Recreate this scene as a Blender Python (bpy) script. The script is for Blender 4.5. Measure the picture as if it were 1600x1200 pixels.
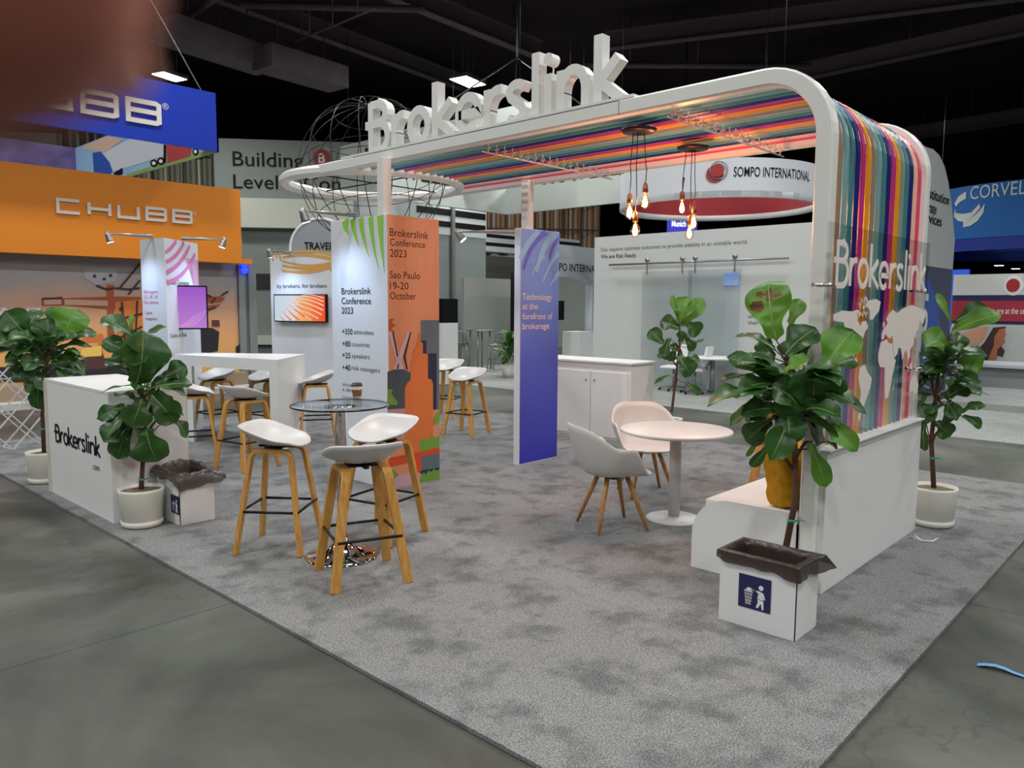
import bpy, math, random
from mathutils import Vector, Matrix
V = Vector
for _o in list(bpy.data.objects): bpy.data.objects.remove(_o)
SC = bpy.context.scene
COL = SC.collection
# ---------------------------------------------------------------- camera, world, exposure, hall lamps
FPX, PITCH, ROLL, YAW, CAMH = 1199.4, math.radians(5.775), math.radians(.35), math.radians(42.937), 1.675
_F = V((math.cos(YAW)*math.cos(PITCH), math.sin(YAW)*math.cos(PITCH), -math.sin(PITCH)))
_R0 = V((math.sin(YAW), -math.cos(YAW), 0)); _U0 = _R0.cross(_F)
_R = math.cos(ROLL)*_R0 + math.sin(ROLL)*_U0; _U = -math.sin(ROLL)*_R0 + math.cos(ROLL)*_U0
CAMP = V((0, 0, CAMH))
cam = bpy.data.cameras.new('camera'); camo = bpy.data.objects.new('camera', cam); COL.objects.link(camo)
cam.sensor_fit = 'HORIZONTAL'; cam.sensor_width = 36; cam.lens = 36*FPX/1600
cam.clip_start = .002; cam.clip_end = 200
m = Matrix((_R, _U, -_F)).transposed().to_4x4(); m.translation = CAMP; camo.matrix_world = m
cam.dof.use_dof = True; cam.dof.focus_distance = 6.0; cam.dof.aperture_fstop = 14.0
SC.camera = camo
W = bpy.data.worlds.new('hall_air'); SC.world = W; W.use_nodes = True
W.node_tree.nodes['Background'].inputs[0].default_value = (.9, .95, 1, 1)
W.node_tree.nodes['Background'].inputs[1].default_value = .10
SC.view_settings.view_transform = 'Standard'; SC.view_settings.look = 'None'
SC.view_settings.exposure = 0.0; SC.view_settings.gamma = 1.0; SC.view_settings.use_curve_mapping = False
LAMP_W = 250.0         # each high bay hall lamp
BULB_W = 11.5          # each filament bulb
SPOT_W = 28.0          # each clip-on spot

def ray(x, y): return _F + (x-800)/FPX*_R - (y-600)/FPX*_U
def onZ(x, y, z=0.0):
    d = ray(x, y); return CAMP + d*((z-CAMH)/d.z)
def onX(x, y, X):
    d = ray(x, y); return CAMP + d*(X/d.x)
def onY(x, y, Y):
    d = ray(x, y); return CAMP + d*(Y/d.y)
def onN(x, y, n, D):
    d = ray(x, y); return CAMP + d*((D-n.dot(CAMP))/n.dot(d))
def onD(x, y, D): return CAMP + ray(x, y)*D

# ---------------------------------------------------------------- materials
def lin(c):
    if isinstance(c, str):
        c = tuple(int(c[i:i+2], 16)/255 for i in (0, 2, 4))
    return tuple((v/12.92 if v <= .04045 else ((v+.055)/1.055)**2.4) for v in c)
def rgba(c): return (*lin(c), 1)
MATS = {}
def nodes(name):
    mt = bpy.data.materials.new(name); mt.use_nodes = True
    nt = mt.node_tree; return mt, nt, nt.nodes['Principled BSDF'], nt.nodes['Material Output']
def mat(name, col, rough=.5, metal=0, spec=.5, var=.0, vscale=6, bump=0, bscale=80, emit=None, es=0, coat=0, stretch=None):
    if name in MATS: return MATS[name]
    mt, nt, b, out = nodes(name)
    b.inputs['Base Color'].default_value = rgba(col); b.inputs['Roughness'].default_value = rough
    b.inputs['Metallic'].default_value = metal; b.inputs['Specular IOR Level'].default_value = spec
    b.inputs['Coat Weight'].default_value = coat
    tc = nt.nodes.new('ShaderNodeTexCoord')
    vec = tc.outputs['Object']
    if stretch:
        mp = nt.nodes.new('ShaderNodeMapping'); mp.inputs['Scale'].default_value = stretch
        nt.links.new(vec, mp.inputs[0]); vec = mp.outputs[0]
    if var:
        n = nt.nodes.new('ShaderNodeTexNoise'); n.inputs['Scale'].default_value = vscale; n.inputs['Detail'].default_value = 4
        nt.links.new(vec, n.inputs['Vector'])
        r = nt.nodes.new('ShaderNodeValToRGB'); c = lin(col)
        r.color_ramp.elements[0].position = .3; r.color_ramp.elements[1].position = .7
        r.color_ramp.elements[0].color = (*[v*(1-var) for v in c], 1); r.color_ramp.elements[1].color = (*[min(1, v*(1+var)) for v in c], 1)
        nt.links.new(n.outputs['Fac'], r.inputs[0]); nt.links.new(r.outputs[0], b.inputs['Base Color'])
    if bump:
        n2 = nt.nodes.new('ShaderNodeTexNoise'); n2.inputs['Scale'].default_value = bscale; n2.inputs['Detail'].default_value = 3
        nt.links.new(vec, n2.inputs['Vector'])
        bp = nt.nodes.new('ShaderNodeBump'); bp.inputs['Strength'].default_value = bump; bp.inputs['Distance'].default_value = .01
        nt.links.new(n2.outputs['Fac'], bp.inputs['Height']); nt.links.new(bp.outputs[0], b.inputs['Normal'])
    if emit:
        b.inputs['Emission Color'].default_value = rgba(emit); b.inputs['Emission Strength'].default_value = es
    MATS[name] = mt; return mt
def clear(name, tint, fres=.06, rough=.02, tr=.55):
    """thin clear sheet: lets light straight through, mirrors a little"""
    if name in MATS: return MATS[name]
    mt, nt, b, out = nodes(name); nt.nodes.remove(b)
    t = nt.nodes.new('ShaderNodeBsdfTransparent'); t.inputs[0].default_value = (*tint, 1)
    g = nt.nodes.new('ShaderNodeBsdfGlossy'); g.inputs['Roughness'].default_value = rough
    lw = nt.nodes.new('ShaderNodeLayerWeight'); lw.inputs[0].default_value = .5
    mx = nt.nodes.new('ShaderNodeMixShader'); pw = nt.nodes.new('ShaderNodeMath'); pw.operation = 'POWER'; pw.inputs[1].default_value = 4.0
    mu = nt.nodes.new('ShaderNodeMath'); mu.operation = 'MULTIPLY_ADD'; mu.inputs[1].default_value = tr; mu.inputs[2].default_value = fres
    nt.links.new(lw.outputs['Facing'], pw.inputs[0]); nt.links.new(pw.outputs[0], mu.inputs[0]); nt.links.new(mu.outputs[0], mx.inputs[0])
    nt.links.new(t.outputs[0], mx.inputs[1]); nt.links.new(g.outputs[0], mx.inputs[2]); nt.links.new(mx.outputs[0], out.inputs[0])
    MATS[name] = mt; return mt

# ---------------------------------------------------------------- mesh builder
class MB:
    def __init__(s): s.v, s.f, s.mi, s.cur, s.sm, s.smooth = [], [], [], 0, [], False
    def add(s, vs, fs, smooth=None):
        b = len(s.v); s.v += [V(p) for p in vs]
        for f in fs:
            s.f.append([b+i for i in f]); s.mi.append(s.cur); s.sm.append(s.smooth if smooth is None else smooth)
        return s
    def box(s, x0, x1, y0, y1, z0, z1):
        return s.add([(x, y, z) for z in (z0, z1) for y in (y0, y1) for x in (x0, x1)],
                     [(0,2,3,1),(4,5,7,6),(0,1,5,4),(2,6,7,3),(0,4,6,2),(1,3,7,5)])
    def hexa(s, a, b):     # two matching polygons joined: prism between loops a and b
        n = len(a)
        return s.add(list(a)+list(b), [tuple(range(n))[::-1], tuple(range(n, 2*n))]+[(i, (i+1) % n, n+(i+1) % n, n+i) for i in range(n)])
    def prism(s, pts, vec):
        vec = V(vec); return s.hexa([V(p) for p in pts], [V(p)+vec for p in pts])
    def poly(s, pts): return s.add(pts, [tuple(range(len(pts)))])
    def bar(s, a, b, w, h, up=(0, 0, 1)):      # rectangular bar
        a, b = V(a), V(b); d = (b-a).normalized(); up = V(up)
        if abs(d.dot(up)) > .98: up = V((1, 0, 0))
        sd = d.cross(up).normalized(); u = sd.cross(d)
        q = [sd*w/2+u*h/2, -sd*w/2+u*h/2, -sd*w/2-u*h/2, sd*w/2-u*h/2]
        return s.hexa([a+k for k in q], [b+k for k in q])
    def sweep(s, path, sec, side=None, closed=False, smooth=None, caps=True):
        """sweep a 2D section (list of (a,b)) along path; side = fixed vector or None (parallel transport)"""
        P = [V(p) for p in path]; n = len(P); m = len(sec); rings = []
        sd = None
        for i in range(n):
            if closed: t = (P[(i+1) % n]-P[i-1])
            else: t = (P[min(i+1, n-1)]-P[max(i-1, 0)])
            t = t.normalized()
            if side is not None: sd = V(side); sd = (sd - t*sd.dot(t)).normalized()
            elif sd is None:
                sd = t.cross(V((0, 0, 1)));  sd = sd if sd.length > 1e-3 else t.cross(V((1, 0, 0))); sd.normalize()
            else: sd = (sd - t*sd.dot(t)).normalized()
            u = sd.cross(t)
            k = 1.0
            if 0 < i < n-1 or closed:
                d0 = (P[i]-P[i-1]).normalized(); c = max(.3, d0.dot(t)); k = 1/c
            rings.append([P[i]+sd*a*(k if side is None else 1)+u*b*k for a, b in sec])
        vs = [p for r in rings for p in r]; fs = []
        for i in range(n if closed else n-1):
            j = (i+1) % n
            for q in range(m): fs.append((i*m+q, i*m+(q+1) % m, j*m+(q+1) % m, j*m+q))
        if caps and not closed: fs += [tuple(range(m))[::-1], tuple((n-1)*m+q for q in range(m))]
        return s.add(vs, fs, smooth)
    def tube(s, path, r, n=8, closed=False, smooth=True):
        return s.sweep(path, [(r*math.cos(2*math.pi*i/n), r*math.sin(2*math.pi*i/n)) for i in range(n)], closed=closed, smooth=smooth)
    def taper(s, path, radii, n=8, smooth=True):
        P = [V(p) for p in path]; vs = []; sd = None
        for i, p in enumerate(P):
            t = (P[min(i+1, len(P)-1)]-P[max(i-1, 0)]).normalized()
            if sd is None:
                sd = t.cross(V((0, 0, 1))); sd = sd if sd.length > 1e-3 else V((1, 0, 0))
            sd = (sd-t*sd.dot(t)).normalized(); u = sd.cross(t)
            vs += [p+radii[i]*(sd*math.cos(2*math.pi*k/n)+u*math.sin(2*math.pi*k/n)) for k in range(n)]
        fs = [(i*n+q, i*n+(q+1) % n, (i+1)*n+(q+1) % n, (i+1)*n+q) for i in range(len(P)-1) for q in range(n)]
        fs += [tuple(range(n))[::-1], tuple((len(P)-1)*n+q for q in range(n))]
        return s.add(vs, fs, smooth)
    def lathe(s, prof, c=(0, 0, 0), n=32, smooth=True, caps=True):
        c = V(c); vs = []; fs = []; m = len(prof)
        for r, z in prof: vs += [c+V((r*math.cos(2*math.pi*k/n), r*math.sin(2*math.pi*k/n), z)) for k in range(n)]
        for i in range(m-1):
            for k in range(n): fs.append((i*n+k, i*n+(k+1) % n, (i+1)*n+(k+1) % n, (i+1)*n+k))
        if caps and prof[0][0] > 1e-6: fs.append(tuple(range(n))[::-1])
        if caps and prof[-1][0] > 1e-6: fs.append(tuple((m-1)*n+k for k in range(n)))
        return s.add(vs, fs, smooth)
    def ball(s, c, r, n=16, m=10, sc=(1, 1, 1), smooth=True):
        c = V(c); prof = [(math.sin(math.pi*i/m)*r, -math.cos(math.pi*i/m)*r) for i in range(m+1)]; vs = []
        for rr, z in prof: vs += [c+V((max(rr, 1e-5)*math.cos(2*math.pi*k/n)*sc[0], max(rr, 1e-5)*math.sin(2*math.pi*k/n)*sc[1], z*sc[2])) for k in range(n)]
        return s.add(vs, [(i*n+k, i*n+(k+1) % n, (i+1)*n+(k+1) % n, (i+1)*n+k) for i in range(m) for k in range(n)], smooth)
    def grid(s, fn, nu, nv, cu=False, smooth=True):
        vs = [V(fn(i/(nu if cu else nu-1), j/(nv-1))) for j in range(nv) for i in range(nu)]
        fs = [(j*nu+i, j*nu+(i+1) % nu, (j+1)*nu+(i+1) % nu, (j+1)*nu+i) for j in range(nv-1) for i in range(nu if cu else nu-1)]
        return s.add(vs, fs, smooth)

OFF = {}
def put(name, mb, mt, parent=None, loc=None, bevel=0, solid=0, label=None, fix=False):
    mk = getattr(mb, 'marks', [])
    if parent is not None and len(mk) > 1 and mk[0] == (0, 0):      # one part per line of lettering
        ends = mk[1:]+[(len(mb.v), len(mb.f))]
        for (v0, f0), (v1, f1) in zip(mk, ends):
            q = MB(); q.add(mb.v[v0:v1], [[i-v0 for i in f] for f in mb.f[f0:f1]], False); o = put(name, q, mt, parent)
        return o
    return _put(name, mb, mt, parent, loc, bevel, solid, label, fix)
def _put(name, mb, mt, parent, loc, bevel, solid, label, fix):
    """link one MB as one mesh object. World coordinates go in; the object's origin is its parent's origin, or loc"""
    o0 = OFF[parent] if parent is not None else V(loc if loc is not None else (0, 0, 0))
    me = bpy.data.meshes.new(name); me.from_pydata([v-o0 for v in mb.v], [], mb.f)
    for k in (mt if isinstance(mt, (list, tuple)) else [mt]): me.materials.append(k)
    me.polygons.foreach_set('material_index', mb.mi); me.polygons.foreach_set('use_smooth', mb.sm)
    me.update()
    if fix:
        import bmesh
        bm = bmesh.new(); bm.from_mesh(me); bmesh.ops.recalc_face_normals(bm, faces=bm.faces); bm.to_mesh(me); bm.free()
    o = bpy.data.objects.new(name, me); COL.objects.link(o); OFF[o] = o0
    if parent is not None: o.parent = parent
    else: o.location = o0
    if bevel:
        md = o.modifiers.new('edge', 'BEVEL'); md.width = bevel; md.segments = 2; md.limit_method = 'ANGLE'
    if solid:
        md = o.modifiers.new('thick', 'SOLIDIFY'); md.thickness = solid; md.offset = 0
    if label: o['label'] = label
    return o
def tag(o, label, cat, group=None, kind=None):
    o['label'] = label; o['category'] = cat
    if group: o['group'] = group
    if kind: o['kind'] = kind
    return o
def thing(name, label, cat, loc=(0, 0, 0), group=None):
    o = bpy.data.objects.new(name, None); COL.objects.link(o); o.location = V(loc); o.empty_display_size = .1
    OFF[o] = V(loc); return tag(o, label, cat, group)
def struct(o): o['kind'] = 'structure'; return o
def dup(root, loc, rotz, label, group=None, scale=None):
    r = root.copy(); COL.objects.link(r); r.location = V(loc); r.rotation_euler = (0, 0, rotz); r['label'] = label
    if scale: r.scale = (scale,)*3
    if group: r['group'] = group
    for ch in list(root.children):
        c = ch.copy(); COL.objects.link(c); c.parent = r
        for g in list(ch.children):
            d = g.copy(); COL.objects.link(d); d.parent = c
    return r

# ---------------------------------------------------------------- lettering
def txt(mb, body, o, xv, yv, h, w=None, bold=0.0, depth=.002, align='L', gap=None):
    """add flat raised text to mb: o = baseline start, xv/yv unit directions, h = cap height, w = forced total width"""
    cu = bpy.data.curves.new('t', 'FONT'); cu.body = body; cu.size = 1; cu.offset = bold; cu.resolution_u = 3
    if gap: cu.space_character = gap
    ob = bpy.data.objects.new('t', cu); COL.objects.link(ob)
    dg = bpy.context.evaluated_depsgraph_get(); me = bpy.data.meshes.new_from_object(ob.evaluated_get(dg))
    vs = [v.co.copy() for v in me.vertices]; fs = [tuple(p.vertices) for p in me.polygons]
    bpy.data.objects.remove(ob); bpy.data.curves.remove(cu); bpy.data.meshes.remove(me)
    if not vs: return
    if not hasattr(mb, 'marks'): mb.marks = []
    mb.marks.append((len(mb.v), len(mb.f)))
    x0 = min(v.x for v in vs); x1 = max(v.x for v in vs); k = h/.727
    kx = (w/(x1-x0)) if w else k
    sh = {'L': 0, 'C': (x1-x0)/2, 'R': (x1-x0)}[align]
    xv, yv = V(xv), V(yv); nv = xv.cross(yv).normalized(); o = V(o)
    mb.add([o+xv*((v.x-x0-sh)*kx)+yv*(v.y*k)+nv*depth for v in vs], fs, False)
def arc(cx, cy, rx, ry, a0, a1, n=12):
    return [(cx+rx*math.cos(math.radians(a0+(a1-a0)*i/n)), cy+ry*math.sin(math.radians(a0+(a1-a0)*i/n))) for i in range(n+1)]
# wordmark strokes: every glyph in a cell 1 wide, x-height .62, ascender 1
def glyph(ch, tall=.94):
    if ch == 'B': return [[(.0, -.06), (.0, .90)], [(.0, .84), (.45, .84)]+arc(.45, .655, .42, .185, 90, -90, 9)+[(-.32, .47)], [(.45, .47)]+arc(.52, .205, .48, .265, 90, -90, 9)+[(.0, -.06)]]
    if ch == 'r': return [[(.0, -.06), (.0, .56)], [(.0, .20)]+arc(.8, .22, .8, .30, 180, 100, 7)+[(1.0, .52)]]
    if ch == 'o': return [arc(.5, .24, .5, .29, 0, 360, 22)]
    if ch == 'k': return [[(.0, -.06), (.0, tall)], [(.86, .56), (.06, .24)], [(.06, .26), (1.0, -.06)]]
    if ch == 'e': return [[(.02, .24), (.98, .24)]+arc(.5, .24, .5, .29, 0, 312, 18)]
    if ch == 's': return [arc(.56, .41, .46, .12, 30, 205, 9)+[(.2, .32), (.78, .18)]+arc(.44, .07, .50, .13, 35, -150, 9)]
    if ch == 'l': return [[(.5, -.06), (.5, .94)]]
    if ch == 'i': return [[(.5, -.06), (.5, .56)]]
    if ch == 'n': return [[(.0, -.06), (.0, .56)], [(.0, .2)]+arc(.5, .22, .5, .31, 180, 0, 12)+[(1.0, -.06)]]
    if ch == 'C': return [[(1, 1), (.0, 1), (.0, 0), (1, 0)]]
    if ch == 'H': return [[(0, 0), (0, 1)], [(1, 0), (1, 1)], [(0, .5), (1, .5)]]
    if ch == 'U': return [[(0, 1), (0, 0), (1, 0), (1, 1)]]
    if ch == 'b': return [[(.9, .52), (1, .6), (1, .92), (.9, 1), (0, 1), (0, 0), (.9, 0), (1, .08), (1, .44), (.9, .52)], [(0, .52), (.9, .52)]]
    return []
def stroke(mb, pts, O, xv, yv, th, depth):
    """one constant-width stroke as a raised ribbon with mitred joints; depth along xv x yv"""
    O, xv, yv = V(O), V(xv).normalized(), V(yv).normalized(); nv = xv.cross(yv)
    closed = (V(pts[0]+(0,))-V(pts[-1]+(0,))).length < 1e-4; P = [V((a, b)) for a, b in pts]
    if closed: P = P[:-1]
    n = len(P); L = []
    for i in range(n):
        a = P[i-1] if (i or closed) else None; b = P[(i+1) % n] if (i < n-1 or closed) else None
        d1 = (P[i]-a).normalized() if a is not None else None; d2 = (b-P[i]).normalized() if b is not None else None
        if d1 is None: d1 = d2
        if d2 is None: d2 = d1
        n1 = V((-d1.y, d1.x)); n2 = V((-d2.y, d2.x)); mm = (n1+n2); mm = mm.normalized() if mm.length > 1e-4 else n1
        k = min(1.5, 1/max(.35, mm.dot(n1))); L.append((P[i]+mm*th/2*k, P[i]-mm*th/2*k))
    w = lambda q, z: O+xv*q.x+yv*q.y+nv*z
    vs = []
    for l, r in L: vs += [w(l, 0), w(r, 0), w(r, depth), w(l, depth)]
    fs = []
    for i in range(n if closed else n-1):
        j = (i+1) % n
        for q in range(4): fs.append((i*4+q, i*4+(q+1) % 4, j*4+(q+1) % 4, j*4+q))
    if not closed: fs += [(0, 1, 2, 3), tuple((n-1)*4+q for q in (3, 2, 1, 0))]
    mb.add(vs, fs, False)
WORD = [('B', .004, .118), ('r', .124, .200), ('o', .203, .312), ('k', .320, .428), ('e', .422, .532), ('r', .540, .622), ('s', .620, .706), ('l', .716, .750), ('i', .760, .792), ('n', .806, .912), ('k', .924, 1.02)]
def wordmark(O, xv, yv, width, h, th, depth, mb=None):
    """the booth's wordmark; returns one MB per letter, or fills mb"""
    out = []; xv = V(xv).normalized(); yv = V(yv).normalized(); O = V(O)
    for i, (c, a, b) in enumerate(WORD):
        q = mb or MB(); cw = max(.0, (b-a)*width-th); a0 = a*width+th/2
        for si, st in enumerate(glyph(c)):
            stroke(q, [((a+b)/2*width+(p[0]-.5)*cw if c in 'li' else a0+p[0]*cw, (p[1]+.06)*h*.943) for p in st], O, xv, yv, th, depth*(1+.012*si)+.0004*si)
        if c == 'i':
            cx = (a+b)/2*width; rr = th*.62
            q.prism([O+xv*(cx+rr*math.cos(k*.449))+yv*(h*.80+rr*math.sin(k*.449)) for k in range(14)], xv.cross(yv)*depth)
        out.append(q)
    return out
RIB = [0]
def ribbon(mb, a, b, wa, wb, O, xv, yv, depth=.0015, bend=0, n=10):
    """printed curved streak on a flat panel: from a to b (panel units), width wa..wb, bowed by bend"""
    a, b = V(a), V(b); d = (b-a); nrm = V((-d.y, d.x)).normalized(); O, xv, yv = V(O), V(xv), V(yv); nv = xv.cross(yv).normalized()
    RIB[0] += 1; depth += .0002*(RIB[0] % 20); vs = []
    for i in range(n+1):
        t = i/n; c = a+d*t+nrm*bend*math.sin(math.pi*t); w = (wa+(wb-wa)*t)/2
        for s_ in (1, -1):
            q = c+nrm*w*s_; vs.append(O+xv*q.x+yv*q.y+nv*depth)
    mb.add(vs, [(2*i, 2*i+1, 2*i+3, 2*i+2) for i in range(n)], False)
def shape(mb, pts, O, xv, yv, depth=.0015):
    O, xv, yv = V(O), V(xv), V(yv); nv = xv.cross(yv).normalized()
    mb.poly([O+xv*p[0]+yv*p[1]+nv*depth for p in pts])
# ================================================================ HALL
def speckle(name, base, dark, light, fine=220, patch=1.6, bump=.6, psize=(.35, .62), rough=1.0):
    mt, nt, b, out = nodes(name); tc = nt.nodes.new('ShaderNodeTexCoord'); L = nt.links.new
    def noise(sc, det=3, rg=.55):
        n = nt.nodes.new('ShaderNodeTexNoise'); n.inputs['Scale'].default_value = sc; n.inputs['Detail'].default_value = det
        n.inputs['Roughness'].default_value = rg; L(tc.outputs['Object'], n.inputs['Vector']); return n
    p = noise(patch, 4, .62); r = nt.nodes.new('ShaderNodeValToRGB'); r.color_ramp.elements[0].position = psize[0]; r.color_ramp.elements[1].position = psize[1]
    r.color_ramp.elements[0].color = rgba(dark); r.color_ramp.elements[1].color = rgba(base); L(p.outputs['Fac'], r.inputs[0])
    f = noise(fine, 2, .7); r2 = nt.nodes.new('ShaderNodeValToRGB'); r2.color_ramp.elements[0].position = .39; r2.color_ramp.elements[1].position = .61
    r2.color_ramp.elements[0].color = (.22, .22, .22, 1); r2.color_ramp.elements[1].color = rgba(light); L(f.outputs['Fac'], r2.inputs[0])
    mx = nt.nodes.new('ShaderNodeMix'); mx.data_type = 'RGBA'; mx.blend_type = 'MULTIPLY'; mx.inputs[0].default_value = .8
    L(r.outputs[0], mx.inputs[6]); L(r2.outputs[0], mx.inputs[7]); L(mx.outputs[2], b.inputs['Base Color'])
    b.inputs['Roughness'].default_value = rough; b.inputs['Specular IOR Level'].default_value = .1
    bp = nt.nodes.new('ShaderNodeBump'); bp.inputs['Strength'].default_value = bump; bp.inputs['Distance'].default_value = .002
    L(f.outputs['Fac'], bp.inputs['Height']); L(bp.outputs[0], b.inputs['Normal']); return mt
M_CARPET = speckle('grey_pile_carpet', '999a9a', '7a7c7c', 'ffffff', 150, 3.6, .6, (.36, .52))
M_CARPET2 = speckle('pale_aisle_carpet', 'b9bdb9', 'a6aaa6', 'ffffff', 120, .8, .3)
def concrete():
    mt, nt, b, out = nodes('stained_concrete'); L = nt.links.new; tc = nt.nodes.new('ShaderNodeTexCoord')
    def noise(sc, det, dist=0):
        n = nt.nodes.new('ShaderNodeTexNoise'); n.inputs['Scale'].default_value = sc; n.inputs['Detail'].default_value = det; n.inputs['Distortion'].default_value = dist
        n.inputs['Roughness'].default_value = .62; L(tc.outputs['Object'], n.inputs['Vector']); return n
    a = noise(.55, 6, .6); r = nt.nodes.new('ShaderNodeValToRGB'); e = r.color_ramp.elements
    e[0].position = .36; e[0].color = rgba('3b3c37'); e[1].position = .66; e[1].color = rgba('6c6d66')
    k = e.new(.52); k.color = rgba('555650'); L(a.outputs['Fac'], r.inputs[0])
    g = noise(.9, 3); r2 = nt.nodes.new('ShaderNodeValToRGB'); r2.color_ramp.elements[0].position = .48; r2.color_ramp.elements[1].position = .7
    r2.color_ramp.elements[0].color = (1, 1, 1, 1); r2.color_ramp.elements[1].color = (.86, 1.0, .9, 1); L(g.outputs['Fac'], r2.inputs[0])
    mx = nt.nodes.new('ShaderNodeMix'); mx.data_type = 'RGBA'; mx.blend_type = 'MULTIPLY'; mx.inputs[0].default_value = 1
    L(r.outputs[0], mx.inputs[6]); L(r2.outputs[0], mx.inputs[7])
    # saw-cut joints and hairline cracks
    br = nt.nodes.new('ShaderNodeTexBrick'); br.offset = 0; br.inputs['Scale'].default_value = 1; br.inputs['Brick Width'].default_value = 6.1; br.inputs['Row Height'].default_value = 6.1
    br.inputs['Mortar Size'].default_value = .006; br.inputs['Color1'].default_value = br.inputs['Color2'].default_value = (1, 1, 1, 1); br.inputs['Mortar'].default_value = (.25, .25, .25, 1)
    mp = nt.nodes.new('ShaderNodeMapping'); mp.inputs['Location'].default_value = (1.2, 2.1, 0); L(tc.outputs['Object'], mp.inputs[0]); L(mp.outputs[0], br.inputs['Vector'])
    m2 = nt.nodes.new('ShaderNodeMix'); m2.data_type = 'RGBA'; m2.blend_type = 'MULTIPLY'; m2.inputs[0].default_value = .8
    L(mx.outputs[2], m2.inputs[6]); L(br.outputs['Color'], m2.inputs[7])
    vo = nt.nodes.new('ShaderNodeTexVoronoi'); vo.feature = 'DISTANCE_TO_EDGE'; vo.inputs['Scale'].default_value = .35
    nd = noise(2.5, 3); ad = nt.nodes.new('ShaderNodeVectorMath'); ad.operation = 'ADD'; L(tc.outputs['Object'], ad.inputs[0]); L(nd.outputs['Color'], ad.inputs[1]); L(ad.outputs[0], vo.inputs['Vector'])
    r3 = nt.nodes.new('ShaderNodeValToRGB'); r3.color_ramp.elements[0].position = .0; r3.color_ramp.elements[1].position = .006
    r3.color_ramp.elements[0].color = (.6, .6, .6, 1); r3.color_ramp.elements[1].color = (1, 1, 1, 1); L(vo.outputs['Distance'], r3.inputs[0])
    m3 = nt.nodes.new('ShaderNodeMix'); m3.data_type = 'RGBA'; m3.blend_type = 'MULTIPLY'; m3.inputs[0].default_value = .7
    L(m2.outputs[2], m3.inputs[6]); L(r3.outputs[0], m3.inputs[7]); L(m3.outputs[2], b.inputs['Base Color'])
    b.inputs['Roughness'].default_value = .55; b.inputs['Specular IOR Level'].default_value = .35
    bp = nt.nodes.new('ShaderNodeBump'); bp.inputs['Strength'].default_value = .15; L(a.outputs['Fac'], bp.inputs['Height']); L(bp.outputs[0], b.inputs['Normal'])
    return mt
M_CONC = concrete()
M_DARK = mat('black_ceiling_paint', '342c2e', .9, spec=.1, var=.25, vscale=.4)
M_DARK2 = mat('dark_hall_wall', '2a282a', .9, spec=.1)
M_STEEL = mat('painted_dark_steel', '62565a', .6, spec=.3)
M_DUCT = mat('dull_duct_metal', '66595c', .55, spec=.4, var=.2, vscale=1.5)
M_WHITE = mat('white_laminate', 'e4e5e4', .42, spec=.4, var=.015, vscale=2)
M_WHITEM = mat('white_matt_board', 'dfe1e0', .6, spec=.25)
M_PAINT = mat('white_lacquer_tube', 'e6e6e2', .28, spec=.5)
M_BLK = mat('black_print', '08080a', .6, spec=.2)
M_NAVY = mat('navy_print', '232255', .45)
M_CHROME = mat('polished_chrome', 'd8d8da', .06, metal=1)
M_BLKMETAL = mat('black_steel', '151515', .4, metal=.3)
M_GREYMETAL = mat('brushed_grey_metal', '9a9c9b', .35, metal=.8)

b = MB(); b.box(-24.9, 135, -29.9, 55, -.2, 0); struct(put('floor', b, M_CONC))
b = MB(); b.box(-25, 135, -30, 55, 10.8, 11); struct(put('ceiling', b, M_DARK))
for nm, q in (('wall_left', (-25, 135, 55, 55.2, 0, 10.8)), ('wall_right', (-25, 135, -30.2, -30, 0, 10.8)), ('wall_back', (135, 135.2, -30, 55, 0, 10.8)), ('wall_front', (-25.2, -25, -30, 55, 0, 10.8))):
    b = MB(); b.box(*q); struct(put(nm, b, M_DARK2))

# lamps of the hall
def high_bay(p, label, w=1.1, d=.6, rot=0.0, power=LAMP_W):
    x, y, z = p; r = thing('high_bay_lamp', label, 'ceiling lamp', (x, y, z), 'high bay lamps of the hall')
    b = MB(); b.box(x-w/2, x+w/2, y-d/2, y+d/2, z, z+.12); put('housing', b, M_GREYMETAL, r)
    b = MB(); b.box(x-w/2+.05, x+w/2-.05, y-d/2+.05, y+d/2-.05, z-.015, z); put('diffuser', b, mat('lit_lamp_diffuser', 'ffffff', .5, emit='f4fff4', es=12), r)
    b = MB(); b.tube([(x-.3, y, z+.12), (x-.3, y, 10.78)], .008, 6); b.tube([(x+.3, y, z+.12), (x+.3, y, 10.78)], .008, 6); put('cable', b, M_GREYMETAL, r)
    la = bpy.data.lights.new('lamp_light', 'AREA'); la.shape = 'RECTANGLE'; la.size = w; la.size_y = d; la.energy = power; la.color = (1, .995, .985)
    lo = bpy.data.objects.new('lamp_light', la); COL.objects.link(lo); lo.location = (0, 0, -.04); lo.parent = r
    r.rotation_euler = (0, 0, rot)
pL1 = onZ(265, 120, 9); pL2 = onZ(731, 128, 9); pL3 = onZ(1000, 200, 9); pL4 = onZ(1230, 170, 9)
high_bay(pL1, 'bright rectangular high bay lamp above the blue hanging banner', 1.0, .62, .3)
high_bay(pL2, 'bright rectangular high bay lamp above the white sign letters', 1.2, .75, .2)
OUT = 'high bay lamp hanging outside the picture above the aisles'
for p in (pL3, pL4): high_bay(p, 'added unseen lamp behind the coloured canopy slats, lightening the background', .9, .5)  # unseen lamps added behind the canopy to lighten the background
for x in (-9, -2, 5, 12):
    for y in (-9, -2, 5, 12): high_bay((x, y, 9), OUT)
for x, y in ((22, -4), (2, 20), (-6, 20), (19, 5)): high_bay((x, y, 9), OUT)
for x, y, z in ((900, 225, 6.2), (720, 252, 6.0)): high_bay(onZ(x, y, z), 'added unseen lamp behind the coloured canopy slats, lightening the background', .8, .5, 0, 130)  # two more hidden lamps, added because the far stands came out dark
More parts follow.
